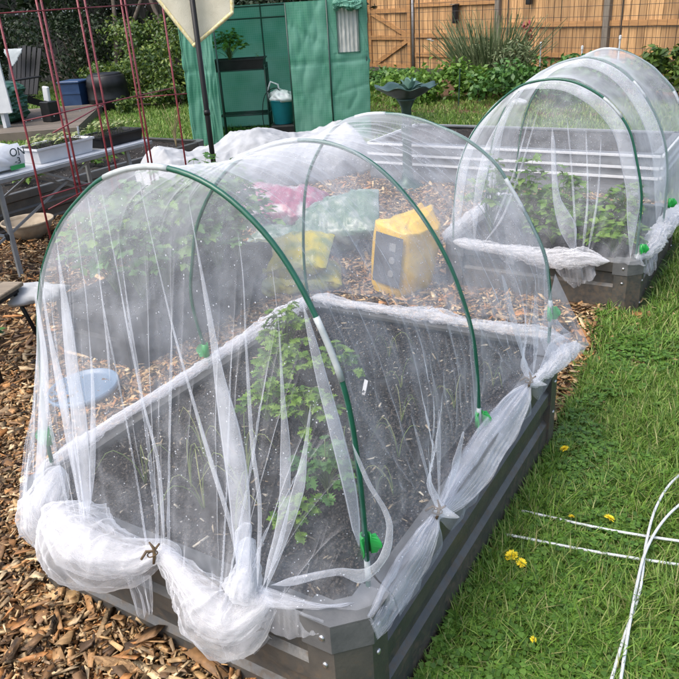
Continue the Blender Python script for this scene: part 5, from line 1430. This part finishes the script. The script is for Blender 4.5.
# roof
V, F = [], []
for i in range(20):
    for j in range(20):
        a, b = i / 19, j / 19
        V.append((GW * a, GD * b, 1.62 + .38 * (1 - abs(2 * a - 1)) + .02 * math.sin(9 * b + 7 * a)))
mesh_np('roof_panel', V, grid_faces(20, 20), M['gh'], gh, True)
V, F = crinkled(1.89, 2.14, 1.04, 1.54, .02, 11, .012, 30, 20)
V[:, 1] += .008 * np.sin(V[:, 0] * 130)
win = mesh_np('window', V, F, M['gh_win'], gh, True)
mb = MB(); mb.beam((1.885, .004, 1.03), (1.885, .004, 1.56), .012, .01, (1, 0, 0)); mb.beam((2.145, .004, 1.03), (2.145, .004, 1.56), .012, .01, (1, 0, 0)); mb.beam((1.88, .004, 1.035), (2.15, .004, 1.035), .012, .01); mb.build('window_binding', M['gh_dark'], win)
o = bunch([(1.84, -.04, 1.555), (1.95, -.05, 1.57), (2.08, -.05, 1.55), (2.20, -.04, 1.57)], [.05, .04, .045, .05], 30, layers=1, amp=.5, name='rolled_curtain', mtl=M['gh'], parent=win)
mb = MB()
for p in ((.02, .03), (GW - .02, .03), (.02, GD - .03), (GW - .02, GD - .03), (.42, .03), (1.29, .03), (.85, GD - .04), (1.775, -.004)):
    mb.bar((p[0], p[1], 0), (p[0], p[1], 1.62), .010, 8)
for zz in (.03, 1.6, 1.45): mb.bar((.02, GD - .04, zz), (GW - .02, GD - .04, zz), .010, 8)
for xx in (.02, GW - .02): mb.bar((xx, .03, 1.6), (xx, GD - .03, 1.6), .010, 8)
mb.build('frame', M['gh_frame'], gh, True)
sh = thing('plant_shelf', 'dark tube shelf rack inside the greenhouse', 'shelf', gh.location, GZ)
mb = MB()
for (x, y) in ((.28, .62), (.92, .62), (.28, .98), (.92, .98)):
    mb = MB(); mb.bar((x, y, 0), (x, y, .92), .010, 8); mb.build('post', M['gh_frame'], sh, True)
for zz in (.30, .86):
    mb = MB()
    for y in (.62, .98): mb.bar((.28, y, zz), (.92, y, zz), .009, 7)
    for x in (.28, .92): mb.bar((x, .62, zz), (x, .98, zz), .009, 7)
    for k in range(5): mb.bar((.28, .68 + .06 * k, zz), (.92, .68 + .06 * k, zz), .004, 5)
    mb.build('shelf_rack', M['gh_frame'], sh, True)
L2W = lambda x, y, z: (gh.location[0] + math.cos(GZ) * x - math.sin(GZ) * y, gh.location[1] + math.sin(GZ) * x + math.cos(GZ) * y, z)
tt = tray('seed_tray', 'deep black tray on the shelf inside the greenhouse', L2W(.59, .78, .865), (.66, .36, .13), M['blackp'], GZ, 9, 4, M['leaf_light'], .05)
herb('potted_greens', 'bushy light green plant in the black tray inside the greenhouse', 'plant', L2W(.48, .68, .97), 70, .34, .24, .06, M['leaf_light'], 170, lobes=4)
t = thing('bucket', 'teal bucket inside the greenhouse with a white bag in it', 'bucket', L2W(1.10, .68, 0), GZ)
mb = MB(); mb.lathe([(0, .16), (.12, .16), (.125, .17), (.155, .46), (.16, .47), (.16, .455), (.15, .45)], 32); mb.build('bucket_body', M['teal'], t, True)
mb = MB(); mb.tube([(-.155, 0, .45), (-.18, -.02, .58), (-.12, -.04, .70), (-.03, -.04, .66), (.0, -.03, .50)], .012, 8); mb.build('handle', M['white'], t, True)
mb = MB(); mb.box((0, 0, .08), (.34, .34, .16), bev=.02); mb.build('stand', M['blackp'], t)
lo = lump('plastic_bag', L2W(1.11, .68, .5), .15, 61, M['bag_white'], (1.05, 1.0, .62), None, amp=.4); tag(lo, 'crumpled white plastic bag stuffed in the teal bucket', 'bag')
mb = MB(); mb.tube(catmull([(.86, .6, 0), (.84, .6, .3), (.9, .62, .55), (1.05, .6, .62), (1.15, .6, .5)], 24), .006, 6)
o = mb.build('hose', M['black'], None, True); o.location = gh.location; o.rotation_euler = (0, 0, GZ); tag(o, 'thin dark hose looping beside the teal bucket', 'hose')

# ------------------------------------------------------------------ fence, gate, wire fence
P0 = np.array([-5.73, 14.56]); fe = np.array([.93565286, -.35292169]); fn = np.array([-fe[1], fe[0]])
FZ = math.atan2(fe[1], fe[0])
def fence_local(s0, s1, z0, z1, seed, wd=.14, y=0):
    mb = MB(); rg_ = np.random.default_rng(seed); s = s0
    while s < s1 - .02:
        b = min(wd * rg_.uniform(.93, 1.04), s1 - s)
        mb.box((s + b / 2, y + rg_.normal(0, .004), (z0 + z1) / 2 + rg_.normal(0, .004)), (b - .009, .018, z1 - z0), rotm(0, rg_.normal(0, .004), 0)); s += b
    return mb
ft = thing('wood_fence', 'tall golden cedar board fence across the back of the garden', 'fence', (P0[0], P0[1], 0), FZ)
posts = [0.05, 2.39, 4.75, 7.1, 9.5]
for i in range(4):
    fence_local(posts[i], posts[i + 1], .14, 2.05, 40 + i).build('board_panel', M['fence'], ft)
    for zz in (.42, .80, 1.40) if i == 0 else (.46, .98, 1.55):
        mb = MB(); mb.box(((posts[i] + posts[i + 1]) / 2, -.03, zz), (posts[i + 1] - posts[i] - .1, .035, .085)); mb.build('rail', M['fence_rail'], ft)
for i, p in enumerate(posts):
    mb = MB()
    if i == 0: mb.bar((p, -.05, 0), (p, -.05, 2.1), .03, 12); mb.build('post', M['post_metal'], ft, True)
    else: mb.box((p, -.045, 1.05), (.11, .10, 2.1), bev=.008); mb.build('post', M['post'], ft)
gt = thing('wood_gate', 'cedar board gate with diagonal braces right of the greenhouse', 'gate', (P0[0], P0[1], 0), FZ)
fence_local(-1.42, -.02, .1, 2.0, 50, .13).build('boards', M['fence'], gt)
for zz in (.16, .76, 1.31):
    mb = MB(); mb.box((-.72, -.032, zz), (1.3, .035, .09)); mb.build('rail', M['fence_rail'], gt)
mb = MB(); mb.beam((-1.30, -.036, 1.27), (-.14, -.036, .80), .03, .09, (0, 0, 1)); mb.build('brace', M['fence_rail'], gt)
mb = MB(); mb.beam((-.14, -.036, .70), (-1.22, -.036, .2), .03, .09, (0, 0, 1)); mb.build('brace', M['fence_rail'], gt)
for xx in (-1.38, -.08):
    mb = MB(); mb.box((xx, -.033, 1.0), (.09, .037, 1.84)); mb.build('stile', M['fence_rail'], gt)
# fence continuing behind the greenhouse
f2 = thing('wood_fence', 'cedar board fence section hidden mostly behind the greenhouse', 'fence', (P0[0], P0[1], 0), FZ)
fence_local(-3.2, -1.5, .1, 2.05, 55).build('board_panel', M['fence'], f2)
mb = MB(); mb.box((-1.46, -.045, 1.05), (.07, .10, 2.1)); mb.build('post', M['post'], f2)
wf = thing('wire_fence', 'thin dark wire mesh fence standing before the cedar fence', 'fence', (P0[0] - fn[0] * .5, P0[1] - fn[1] * .5, 0), FZ)
mb = MB()
for s in np.arange(-1.6, 7.5, .16): mb.bar((s, 0, .1), (s, .0, 1.75), .0036, 4)
for zz in np.arange(.15, 1.76, .16): mb.bar((-1.6, 0, zz), (7.5, 0, zz), .0036, 4)
mb.build('wire_mesh', M['wire'], wf)
for s in (-1.6, .7, 3.0, 5.3, 7.4):
    mb = MB(); mb.bar((s, .01, 0), (s, .01, 1.8), .012, 6); mb.build('post', M['wire'], wf)
for s, z, hh, lab in ((1.33, 1.20, .34, 'dark narrow box hanging on the cedar fence above the shrub'), (3.15, 1.42, .20, 'small dark box hanging higher on the cedar fence near the middle')):
    t = thing('fence_box', lab, 'box', (P0[0] + fe[0] * s - fn[0] * .1, P0[1] + fe[1] * s - fn[1] * .1, z), FZ)
    mb = MB(); mb.box((0, 0, 0), (.10, .09, hh), bev=.01); mb.build('box_body', M['blackp'], t)
    mb = MB(); mb.box((0, -.02, hh / 2 + .012), (.13, .14, .018)); mb.build('roof', M['post'], t)

# ------------------------------------------------------------------ foliage builders for the back of the garden
def leaf_cloud(N, size, centers, radii, rg_, flat=.55, elong=1.5):
    k = rg_.integers(0, len(centers), N)
    d = rg_.normal(0, 1, (N, 3)); d /= np.linalg.norm(d, axis=1)[:, None]
    r = rg_.random(N) ** .45
    P = centers[k] + d * r[:, None] * radii[k][:, None] * np.array([1, 1, .85])
    P[:, 2] = np.maximum(P[:, 2], .02)
    nrm = d * .6 + rg_.normal(0, .6, (N, 3)) + np.array([0, 0, .5]); nrm /= np.linalg.norm(nrm, axis=1)[:, None]
    a = np.cross(nrm, rg_.normal(0, 1, (N, 3))); a /= np.linalg.norm(a, axis=1)[:, None]
    b = np.cross(nrm, a)
    s = size * rg_.uniform(.6, 1.35, N)
    l = s[:, None] * elong * .5; ww = s[:, None] * .5
    V = np.stack([P - a * l, P + b * ww * .8 + nrm * s[:, None] * .10, P + a * l, P - b * ww * .8 + nrm * s[:, None] * .10], 1).reshape(-1, 3)
    return V, np.arange(N * 4).reshape(N, 4)
def bush(name, label, cat, loc, hh, rad, N, size, mtl, seed, group=None, trunk=True, nclump=14):
    t = thing(name, label, cat, loc, 0, group)
    rg_ = np.random.default_rng(seed)
    cen = np.stack([rg_.normal(0, rad * .5, nclump), rg_.normal(0, rad * .5, nclump), rg_.uniform(.12, .92, nclump) * hh], 1)
    rr = rg_.uniform(.22, .5, nclump) * rad
    V, F = leaf_cloud(N, size, cen, rr, rg_)
    mesh_np('crown' if cat == 'tree' else 'foliage', V, F, mtl, t)
    if trunk:
        mb = MB()
        for i in range(7):
            c = cen[i % nclump]
            mb.tube(catmull([(rg_.normal(0, .06), rg_.normal(0, .06), 0), c * np.array([.4, .4, .5]), c], 8), np.linspace(.03 if cat != 'tree' else .1, .008, 8), 6)
        mb.build('trunk' if cat == 'tree' else 'branches', M['bark'], t, True)
    return t
bl = ['dark green shrub at the far left behind the black chair', 'yellowish green shrub behind the blue bin', 'bright green rounded shrub in the middle of the left hedge', 'leafy green shrub left of the greenhouse', 'low green shrub at the lawn edge left of the greenhouse', 'dark shrub behind the dark plastic bin', 'tall dark shrub half hidden by the greenhouse', 'low bright green shrub in front of the left hedge']
bp_ = [(-13.0, 9.2, 1.9, 1.3, 0), (-12.4, 11.2, 1.7, 1.2, 0), (-10.2, 11.2, 1.5, 1.15, 1), (-8.3, 10.9, 1.5, 1.0, 1), (-8.2, 9.6, .7, .8, 1), (-14.2, 12.6, 2.2, 1.4, 0), (-7.4, 11.6, 1.9, 1.1, 0), (-9.9, 9.9, .8, .8, 1)]
for i, (x, y, hh, rad, kd) in enumerate(bp_):
    bush('garden_shrub', bl[i], 'shrub', (x, y, 0), hh, rad, 4600, .055, M['leaf_bush'] if kd else M['leaf_dark'], 300 + i, 'shrubs at the back left of the lawn')
tl_ = ['dark leafy tree at the far left edge behind the shrubs', 'dark leafy tree behind the grey board wall', 'tall dark tree in the middle of the back left', 'dark leafy tree just left of the greenhouse', 'dark tree behind the greenhouse roof']
for i, (x, y) in enumerate([(-18.5, 12.5), (-15.5, 15.0), (-12.5, 15.5), (-10.2, 15.5), (-8.0, 16.5)]):
    bush('dark_tree', tl_[i], 'tree', (x, y, 0), 5.0, 2.6, 6500, .16, M['leaf_dark'], 330 + i, 'dark trees behind the garden', nclump=22)
ob_ = thing('board_wall', 'grey weathered upright board wall in the shade behind the shrubs', 'fence', (-15.2, 12.2, 0), R(28))
fence_local(-7.0, 7.0, 0, 2.4, 71, .19, 1.6).build('boards', M['oldboard'], ob_)
mb = MB(); mb.box((0, 1.65, 1.6), (14, .05, .1)); mb.build('rail', M['oldboard'], ob_)
for k, (p, q) in enumerate((((-12.6, 11.9, 0), (-11.3, 12.6, 2.3)), ((-11.9, 11.6, 0), (-12.3, 12.4, 2.3)), ((-10.6, 12.4, 0), (-11.6, 12.6, 2.4)))):
    mb = MB(); mb.tube(catmull([p, (np.array(p) + np.array(q)) / 2 + np.array([.08, 0, 0]), q], 8), np.linspace(.07, .04, 8), 8); o = mb.build('leaning_branch', M['bark'], None, True)
    tag(o, ['grey branch leaning to the right against the board wall', 'thin grey branch leaning left against the board wall', 'short grey branch leaning against the board wall nearest the greenhouse'][k], 'branch')

# border plants before the fence
rg = np.random.default_rng(19)
def spiky(name, label, loc, n, hh, rad, mtl, seed):
    t = thing(name, label, 'shrub', loc); rg_ = np.random.default_rng(seed); mb = MB(); Vs_, k = [], 0
    for i in range(n):
        a = rg_.uniform(0, 6.28); r0 = rad * rg_.random() ** .5 * .5; l = hh * rg_.uniform(.5, 1.1); le = rg_.normal(.35, .3)
        b = np.array([math.cos(a) * r0, math.sin(a) * r0, rg_.uniform(0, .2) * hh]); d = np.array([math.cos(a) * le, math.sin(a) * le, 1]); d /= np.linalg.norm(d)
        P = catmull([b, b + d * l * .5, b + d * l + np.array([math.cos(a) * .1, math.sin(a) * .1, -.03])], 5)
        mb.tube(P, np.linspace(.010, .004, 5), 4)
    mb.build('stalks', mtl, t)
    cen = np.stack([rg_.normal(0, rad * .4, 14), rg_.normal(0, rad * .4, 14), rg_.uniform(.1, .6, 14) * hh], 1)
    V, F = leaf_cloud(5200, .035, cen, np.full(14, rad * .34), rg_, elong=3.0); mesh_np('foliage', V, F, mtl, t)
    return t
spiky('lavender_shrub', 'grey green spiky lavender shrub against the cedar fence', (-3.0, 11.9, 0), 520, 1.1, .95, M['leaf_grey'], 400)
bush('border_plant', 'leafy green strawberry clump in front of the lavender shrub', 'plant', (-3.1, 10.7, 0), .5, 0.713, 1360, .065, M['leaf_light'], 401, 'leafy plants in the fence border', False)
bush('border_plant', 'low leafy green clump behind the bird bath', 'plant', (-3.75, 10.4, 0), .40, 0.6325, 1200, .065, M['leaf_light'], 402, 'leafy plants in the fence border', False)
bush('border_plant', 'leafy green clump right of the lavender shrub by the second tunnel', 'plant', (-2.2, 10.7, 0), .5, 0.69, 1360, .065, M['leaf_mid'], 403, 'leafy plants in the fence border', False)
bush('border_plant', 'dark green low clump behind the second net tunnel', 'plant', (-1.2, 10.9, 0), .55, .7, 1700, .08, M['leaf_mid'], 404, 'leafy plants in the fence border', False)
bush('border_plant', 'dark bushy plant at the right edge before the cedar fence', 'plant', (.25, 10.6, 0), .8, .7, 2000, .08, M['leaf_bush'], 405, 'leafy plants in the fence border', False)
bush('border_plant', 'low green clump between gate and bird bath', 'plant', (-4.9, 11.8, 0), .3, .6, 1300, .07, M['leaf_mid'], 406, 'leafy plants in the fence border', False)
t = thing('white_flower', 'white flower on a tall thin stem left of the lavender shrub', 'flower', (-3.55, 10.6, 0))
mb = MB(); mb.tube([(0, 0, 0), (.02, 0, .5), (.0, 0, .93)], .006, 5); mb.build('stem', M['stem'], t)
mb = MB(); mb.lathe([(0, .0), (.03, .008), (.045, .02)], 8, (0, 0, .93)); mb.lathe([(0, .0), (.025, .008), (.035, .02)], 8, (.05, 0, .91)); mb.build('petals', M['flower_w'], t)
mb = MB(); rg = np.random.default_rng(2)
V, F = leaf_cloud(26, .045, np.array([[0, 0, 1.0], [.06, 0, .86]]), np.array([.12, .1]), rg, elong=3.2)
t = thing('red_leaved_plant', 'thin plant with red leaves beside the fence post above the shrub', 'plant', (-2.48, 12.2, 0)); mesh_np('leaves', V, F, M['red_leaf'], t)
mb = MB(); mb.tube([(0, 0, 0), (.02, 0, .6), (.04, 0, 1.1)], .008, 5); mb.build('stem', M['stem'], t)
for i, (x, y, hh, lab) in enumerate([(-3.5, 11.9, .75, 'thin dark plant stake left of the lavender shrub'), (-2.75, 9.9, .55, 'short dark stake in the lawn edge before the strawberries')]):
    mb = MB(); mb.tube([(0, 0, 0), (.02, 0, hh)], .010, 6); mb.lathe([(0, .02), (.014, .01), (.012, 0)], 8, (.02, 0, hh)); o = mb.build('garden_stake', M['verd'], None, False, (x, y, 0)); tag(o, lab, 'stake')
for i, (s, z1) in enumerate(((4.3, .75), (5.1, .7), (5.75, .85))):
    p = P0 + fe * s - fn * 1.2
    mb = MB(); mb.bar((0, 0, 0), (0, 0, z1), .012, 6); mb.lathe([(0, .03), (.02, .02), (.02, -.03), (0, -.04)], 8, (0, 0, z1)); o = mb.build('white_stake', M['rod'], None, False, (p[0], p[1], 0))
    tag(o, ['white topped stake showing above the second tunnel beside the fence post', 'short white stake just right of the fence post behind the tunnel', 'tall white stake farthest right before the cedar fence'][i], 'stake')
o = lump('stone', (-1.95, 10.35, .03), .09, 91, M['white'], (1.3, .9, .6)); tag(o, 'small pale stone at the edge of the fence border', 'stone')
t = thing('gap_shade_strip', 'dark strip standing in for the shaded gap under the gate and fence', 'shade strip', (P0[0] - fn[0] * .15, P0[1] - fn[1] * .15, 0), FZ)
mb = MB(); mb.box((3.0, 0, .07), (9.2, .06, .14)); mb.build('beam', M['oldboard'], t)  # dark bar fills the gap below the boards, standing in for its shade

# ------------------------------------------------------------------ deck and things on it, back left
dk = thing('wood_deck', 'low dark wooden deck at the back left', 'deck', (-9.9, 6.3, 0), R(40))
mb = MB()
for k in range(20): mb.box((0, -1.5 + .15 * k, .13), (4.2, .142, .028))
mb.build('boards', M['deck'], dk)
mb = MB(); mb.box((0, -1.56, .06), (4.2, .03, .12)); mb.box((2.09, 0, .058), (.03, 3.0, .116)); mb.build('fascia', M['deck'], dk)
ch = thing('lounge_chair', 'black slatted garden armchair on the deck at far left', 'chair', (-9.45, 7.0, .144), R(8))
ch.scale = (1.15, 1.15, 1.1)
mb = MB()
for k in range(7): 
    x = -.24 + .08 * k; mb.beam((x, .28, .30), (x * 1.15, .52, .98 - .05 * abs(k - 3) / 3), .07, .018, (0, -1, .3))
mb.build('backrest', M['black'], ch)
mb = MB()
for k in range(6): mb.beam((-.27, -.25 + .09 * k, .37 - .018 * k), (.27, -.25 + .09 * k, .37 - .018 * k), .08, .018)
mb.build('seat', M['black'], ch)
for sx in (-1, 1):
    mb = MB(); mb.box((sx * .33, -.02, .55), (.13, .68, .022), bev=.006); mb.build('armrest', M['black'], ch)
    mb = MB(); mb.box((sx * .30, -.27, .27), (.03, .09, .54)); mb.build('leg', M['black'], ch)
    mb = MB(); mb.beam((sx * .285, -.22, .36), (sx * .285, .58, .06), .03, .09, (0, 0, 1)); mb.build('leg', M['black'], ch)
V, F = crinkled(-.2, .14, .60, .95, .30, 81, .02, 16, 16)
V[:, 1] += (V[:, 2] - .6) * .35 - .12
keep = [f for f in F.tolist() if (V[f[0], 2] > .93 - 1.2 * max(0, .2 - abs(V[f[0], 0] + .03)))]
o = mesh_np('draped_cloth', V, keep, M['grey_cloth'], None, True); o.location = ch.location; o.rotation_euler = ch.rotation_euler; o.scale = ch.scale
sm = o.modifiers.new('solid', 'SOLIDIFY'); sm.thickness = .006
tag(o, 'grey cloth hung over the back of the black chair', 'cloth')
o = sack('garden_waste_bag', 'full dark green bag standing before the black chair on the deck', (-8.75, 6.72, .144 + .31), (.62, .54, .50), (0, R(-90), R(20)), M['bag_dgreen'], 71)
mb = MB(); mb.box((0, 0, .11), (.12, .05, .22), rotm(0, R(6), 0), bev=.01); o = mb.build('bottle_box', M['white'], None, False, (-8.35, 6.85, .62)); o.location = (-8.3, 6.85, .144 + .3)
mb = MB(); mb.box((0, 0, .15), (.2, .2, .30), bev=.01); o2 = mb.build('plant_pot_block', M['blackp'], None, False, (-8.3, 6.85, .144)); tag(o2, 'small black box standing beside the dark green bag', 'box')
tag(o, 'small white carton on top of the black box beside the dark green bag', 'carton')
t = thing('storage_bin', 'blue plastic bin left of the dark compost bin', 'bin', (-9.7, 8.6, 0), R(20))
mb = MB(); mb.box((0, 0, .26), (.36, .4, .52), taper=1.1); mb.build('bin_body', M['blue_bin'], t)
mb = MB(); mb.box((0, 0, .54), (.44, .48, .04), bev=.01); mb.box((0, -.21, .36), (.40, .03, .04)); mb.build('lid', M['blue_bin'], t)
t = thing('compost_bin', 'black round compost bin beside the blue bin', 'bin', (-9.2, 8.9, 0))
mb = MB(); mb.lathe([(0, 0), (.36, 0), (.37, .2), (.38, .22), (.37, .24), (.36, .42), (.37, .44), (.33, .6), (.30, .62), (0, .64)], 36); mb.build('bin_body', M['blackp'], t, True)
mb = MB(); mb.lathe([(0, .66), (.26, .65), (.30, .63), (.30, .61)], 36); mb.build('lid', M['black'], t, True)
wb = thing('white_signboard', 'white painted panel standing at the left edge beside the black chair', 'panel', (-8.62, 6.1, .144), R(30))
mb = MB(); V = [(-.9, 0, .22), (.28, 0, .22), (.26, 0, 1.1), (-.9, 0, 1.1)]; mb.add([(a, b - .02, c) for a, b, c in V] + [(a, b + .02, c) for a, b, c in V], [(0, 1, 2, 3), (7, 6, 5, 4), (0, 4, 5, 1), (1, 5, 6, 2), (2, 6, 7, 3), (3, 7, 4, 0)])
mb.build('board', M['white'], wb)
for xx in (-.6, .1):
    mb = MB(); mb.box((xx, .1, .35), (.05, .15, .7)); mb.build('stand', M['white'], wb)

# ------------------------------------------------------------------ white rods on the lawn
def rod(label, pts, r=.0045):
    mb = MB(); mb.tube(catmull(pts, 50), r, 8); o = mb.build('fiberglass_rod', M['rod'], None, True); return tag(o, label, 'rod', 'white rods lying on the lawn')
rod('straight white rod on the grass, the farther of the crossing pair', [(1.16, .955, .052), (1.45, .99, .050), (1.75, 1.06, .05), (2.2, 1.2, .05)])
rod('straight white rod on the grass, the nearer of the crossing pair', [(1.15, .815, .055), (1.45, .87, .052), (1.75, .95, .05), (2.2, 1.12, .05)])
rod('curved white rod on the grass bending farthest to the left', [(1.567, .36, .06), (1.566, .55, .06), (1.57, .75, .06), (1.55, .95, .062), (1.545, 1.15, .06), (1.57, 1.33, .058), (1.63, 1.47, .055), (1.76, 1.62, .05)])
rod('curved white rod on the grass bending just inside the outer one', [(1.592, .36, .062), (1.575, .55, .068), (1.56, .75, .07), (1.556, .92, .07), (1.58, 1.1, .064), (1.63, 1.25, .058), (1.72, 1.4, .05), (1.9, 1.55, .05)])

# ------------------------------------------------------------------ dandelions
dl = [(1.215, .715, 'pair-side dandelion flower nearest the straight rods, the larger of two'), (1.245, .70, 'smaller dandelion flower touching the larger one below the rods'), (1.435, 1.03, 'yellow dandelion just beyond the farther straight rod'), (1.305, .985, 'half closed dandelion beside the start of the farther rod'), (1.17, 1.42, 'yellow dandelion by the far right corner of the front bed'), (1.30, .42, 'small closed dandelion in the grass below the rods')]
dl = [(1.205, .72), (1.24, .705), (1.425, 1.03), (1.315, .985), (1.19, 1.36), (1.44, 3.0), (1.36, .44), (1.56, 2.35)]
dlab = ['larger yellow dandelion of the touching pair below the straight rods', 'smaller yellow dandelion of the touching pair below the straight rods', 'yellow dandelion just beyond the farther straight rod', 'half closed dandelion near the tip of the farther straight rod', 'yellow dandelion by the far right corner of the front bed', 'small dandelion in the lawn right of the second bed', 'small half closed dandelion in the grass nearest the bottom edge', 'small dandelion in the middle of the right hand lawn']
for i, (x, y) in enumerate(dl):
    t = thing('dandelion', dlab[i], 'flower', (x, y, 0), i * 1.3, 'dandelions in the lawn')
    big = i in (0, 2, 4)
    sc = [1.15, .9, .95, .6, 1.0, .9, .55, .7][i]
    mb = MB(); rg_ = np.random.default_rng(500 + i)
    for ring, (L, el, n) in enumerate(((.020, 12, 22), (.016, 35, 18), (.010, 62, 12))):
        for k in range(n):
            a = 2 * math.pi * k / n + ring * .3 + rg_.normal(0, .08); e_ = R(el) + rg_.normal(0, .12)
            L2 = L * sc; d = np.array([math.cos(a) * math.cos(e_), math.sin(a) * math.cos(e_), math.sin(e_)]); s_v = np.array([-math.sin(a), math.cos(a), 0])
            w_ = .0022 * sc
            mb.add([d * .002 - s_v * w_ * .5, d * L2 * .7 - s_v * w_, d * L2 + np.array([0, 0, -.001]), d * L2 * .7 + s_v * w_, d * .002 + s_v * w_ * .5], [(0, 1, 2, 3, 4)])
    o = mb.build('petals', M['dand'], t); o.location = (0, 0, .062); o.rotation_euler = (R(18), R(-10), 0)
    mb = MB(); mb.tube([(0, 0, 0), (.002, .002, .03), (0, 0, .06)], .0022, 6); mb.lathe([(.002, .05), (.006, .056), (.006, .061)], 8); mb.build('stem', M['stem'], t)

# ------------------------------------------------------------------ grass (uncountable)
def grass_geo(x, y, h, wd, rg_, lean=.5, nseg=3):
    n = len(x)
    a = rg_.uniform(0, 2 * math.pi, n); l = h * np.abs(rg_.normal(0, lean, n)) + .15 * h
    dx, dy = np.cos(a), np.sin(a)
    s = rg_.uniform(0, 2 * math.pi, n); sx, sy = np.cos(a + 1.57 + .4 * np.sin(s)), np.sin(a + 1.57 + .4 * np.sin(s))
    ts = np.linspace(0, 1, nseg + 1)
    V = np.zeros((n, 2 * nseg + 1, 3))
    for i, t in enumerate(ts):
        cx = x + dx * l * t ** 1.8; cy = y + dy * l * t ** 1.8; cz = h * (t - .28 * t * t * np.minimum(1.8, l / h))
        if i < nseg:
            ww = wd * (1 - .45 * t)
            V[:, 2 * i] = np.stack([cx - sx * ww, cy - sy * ww, cz], 1); V[:, 2 * i + 1] = np.stack([cx + sx * ww, cy + sy * ww, cz], 1)
        else: V[:, 2 * i] = np.stack([cx, cy, cz], 1)
    base = np.arange(n)[:, None] * (2 * nseg + 1)
    Q = [np.stack([base[:, 0] + 2 * i, base[:, 0] + 2 * i + 1, base[:, 0] + 2 * i + 3, base[:, 0] + 2 * i + 2], 1) for i in range(nseg - 1)]
    T = np.stack([base[:, 0] + 2 * nseg - 2, base[:, 0] + 2 * nseg - 1, base[:, 0] + 2 * nseg], 1)
    # turn quads into tris so the face array is uniform
    tri = [T]
    for q in Q: tri += [q[:, [0, 1, 2]], q[:, [0, 2, 3]]]
    return V.reshape(-1, 3), np.concatenate(tri)
rg = np.random.default_rng(900)
def tuft_points(x0, x1, y0, y1, ntuft, per, spread, test):
    tx = rg.uniform(x0, x1, ntuft); ty = rg.uniform(y0, y1, ntuft)
    k = seen(tx, ty) & test(tx, ty); tx, ty = tx[k], ty[k]
    m = len(tx)
    th = np.repeat(rg.uniform(.6, 1.35, m), per)
    x = np.repeat(tx, per) + rg.normal(0, spread, m * per); y = np.repeat(ty, per) + rg.normal(0, spread, m * per)
    return x, y, th
onlawn = lambda x, y: (~in_poly(x + .02 * np.sin(y * 40), y, MULCH)) & off_beds(x, y)
Vs, Fs, off = [], [], 0
def add_grass(x, y, th, h0, wd, lean):
    global off
    patch = .75 + .9 * (noise2(x * 4, y * 4, 77) + .5) * .7
    h = h0 * th * patch * rg.uniform(.55, 1.25, len(x))
    V, F = grass_geo(x, y, h, wd * rg.uniform(.6, 1.4, len(x)), rg, lean)
    Vs.append(V); Fs.append(F + off); off += len(V)
add_grass(*tuft_points(1.1, 2.4, -.6, 2.2, 15000, 9, .012, onlawn), .062, .0022, .8)
add_grass(*tuft_points(1.0, 3.2, 2.0, 5.2, 9000, 9, .016, onlawn), .065, .0028, .7)
add_grass(*tuft_points(-9, 3, 5.0, 11, 16000, 6, .03, onlawn), .06, .005, .6)
add_grass(*tuft_points(-14, -4.6, 4.0, 11.5, 9000, 6, .04, onlawn), .06, .007, .6)
# longer tufts against the bed wall
y_ = rg.uniform(-.5, 1.55, 380); tx = 1.135 + rg.exponential(.03, 380)
add_grass(np.repeat(tx, 8) + rg.normal(0, .008, 3040), np.repeat(y_, 8) + rg.normal(0, .01, 3040), np.ones(3040), .085, .0018, .6)
o = mesh_np('lawn_grass', np.concatenate(Vs), np.concatenate(Fs), M['grass'])
tag(o, 'lush uneven green lawn grass right of the beds and beyond them', 'grass', kind='stuff')
# clover and broad leaved weeds in the near lawn
n = 24000; x = rg.uniform(1.13, 2.3, n); y = rg.uniform(-.6, 2.6, n)
den = noise2(x * 3, y * 3, 5) + .9 * np.exp(-((y - .1) / .5) ** 2) + .4 * np.exp(-((x - 1.2) / .12) ** 2)
k = seen(x, y) & (den + rg.normal(0, .18, n) > .22); x, y = x[k], y[k]; n = len(x)
mbV, mbF, off = [], [], 0
for kk in range(3):
    s = rg.uniform(.006, .0145, n); a = rg.uniform(0, .5, n) + kk * 2.09; z = rg.uniform(.02, .055, n)
    if kk == 0: z0 = z
    z = z0
    tilt = rg.uniform(-.2, .5, n)
    c, s_ = np.cos(a), np.sin(a)
    P = []
    for (u_, v_) in ((0, 0), (.55, .5), (1.0, .42), (1.0, -.42), (.55, -.5)):
        P.append(np.stack([x + s * (u_ * c - v_ * s_) * 1.3, y + s * (u_ * s_ + v_ * c) * 1.3, z + s * u_ * tilt], 1))
    V = np.stack(P, 1).reshape(-1, 3); F = (np.arange(n)[:, None] * 5 + np.array([[0, 4, 3, 2, 1]])) + off
    mbV.append(V); mbF.append(F[:, ::-1]); off += len(V)
o = mesh_np('clover_patches', np.concatenate(mbV), np.concatenate(mbF), M['clover']); tag(o, 'small clover leaves growing through the near lawn', 'clover', kind='stuff')
lab = ['broad leaved dandelion rosette against the bed wall near the corner', 'broad leaved rosette in the grass near the bottom edge', 'flat leafy rosette under the touching dandelion pair', 'flat leafy rosette beyond the crossing rods', 'leafy rosette at the far corner of the front bed', 'leafy weed on the chips edge before the second bed']
for i, (x, y) in enumerate([(1.19, .12), (1.33, .30), (1.26, .66), (1.43, .98), (1.25, 1.45), (1.02, 2.78)]):
    t = thing('leaf_rosette', lab[i], 'weed', (x, y, .01)); mb = MB(); rg_ = np.random.default_rng(600 + i)
    for k in range(13):
        L = rg_.uniform(.05, .09); V, F = leaf_verts(L, L * .3, 4, rg_.uniform(-.1, .5)); mb.add(V @ rotm(0, R(-rg_.uniform(10, 50)), k * 2.4).T, F)
    mb.build('leaves', M['clover'], t, True)
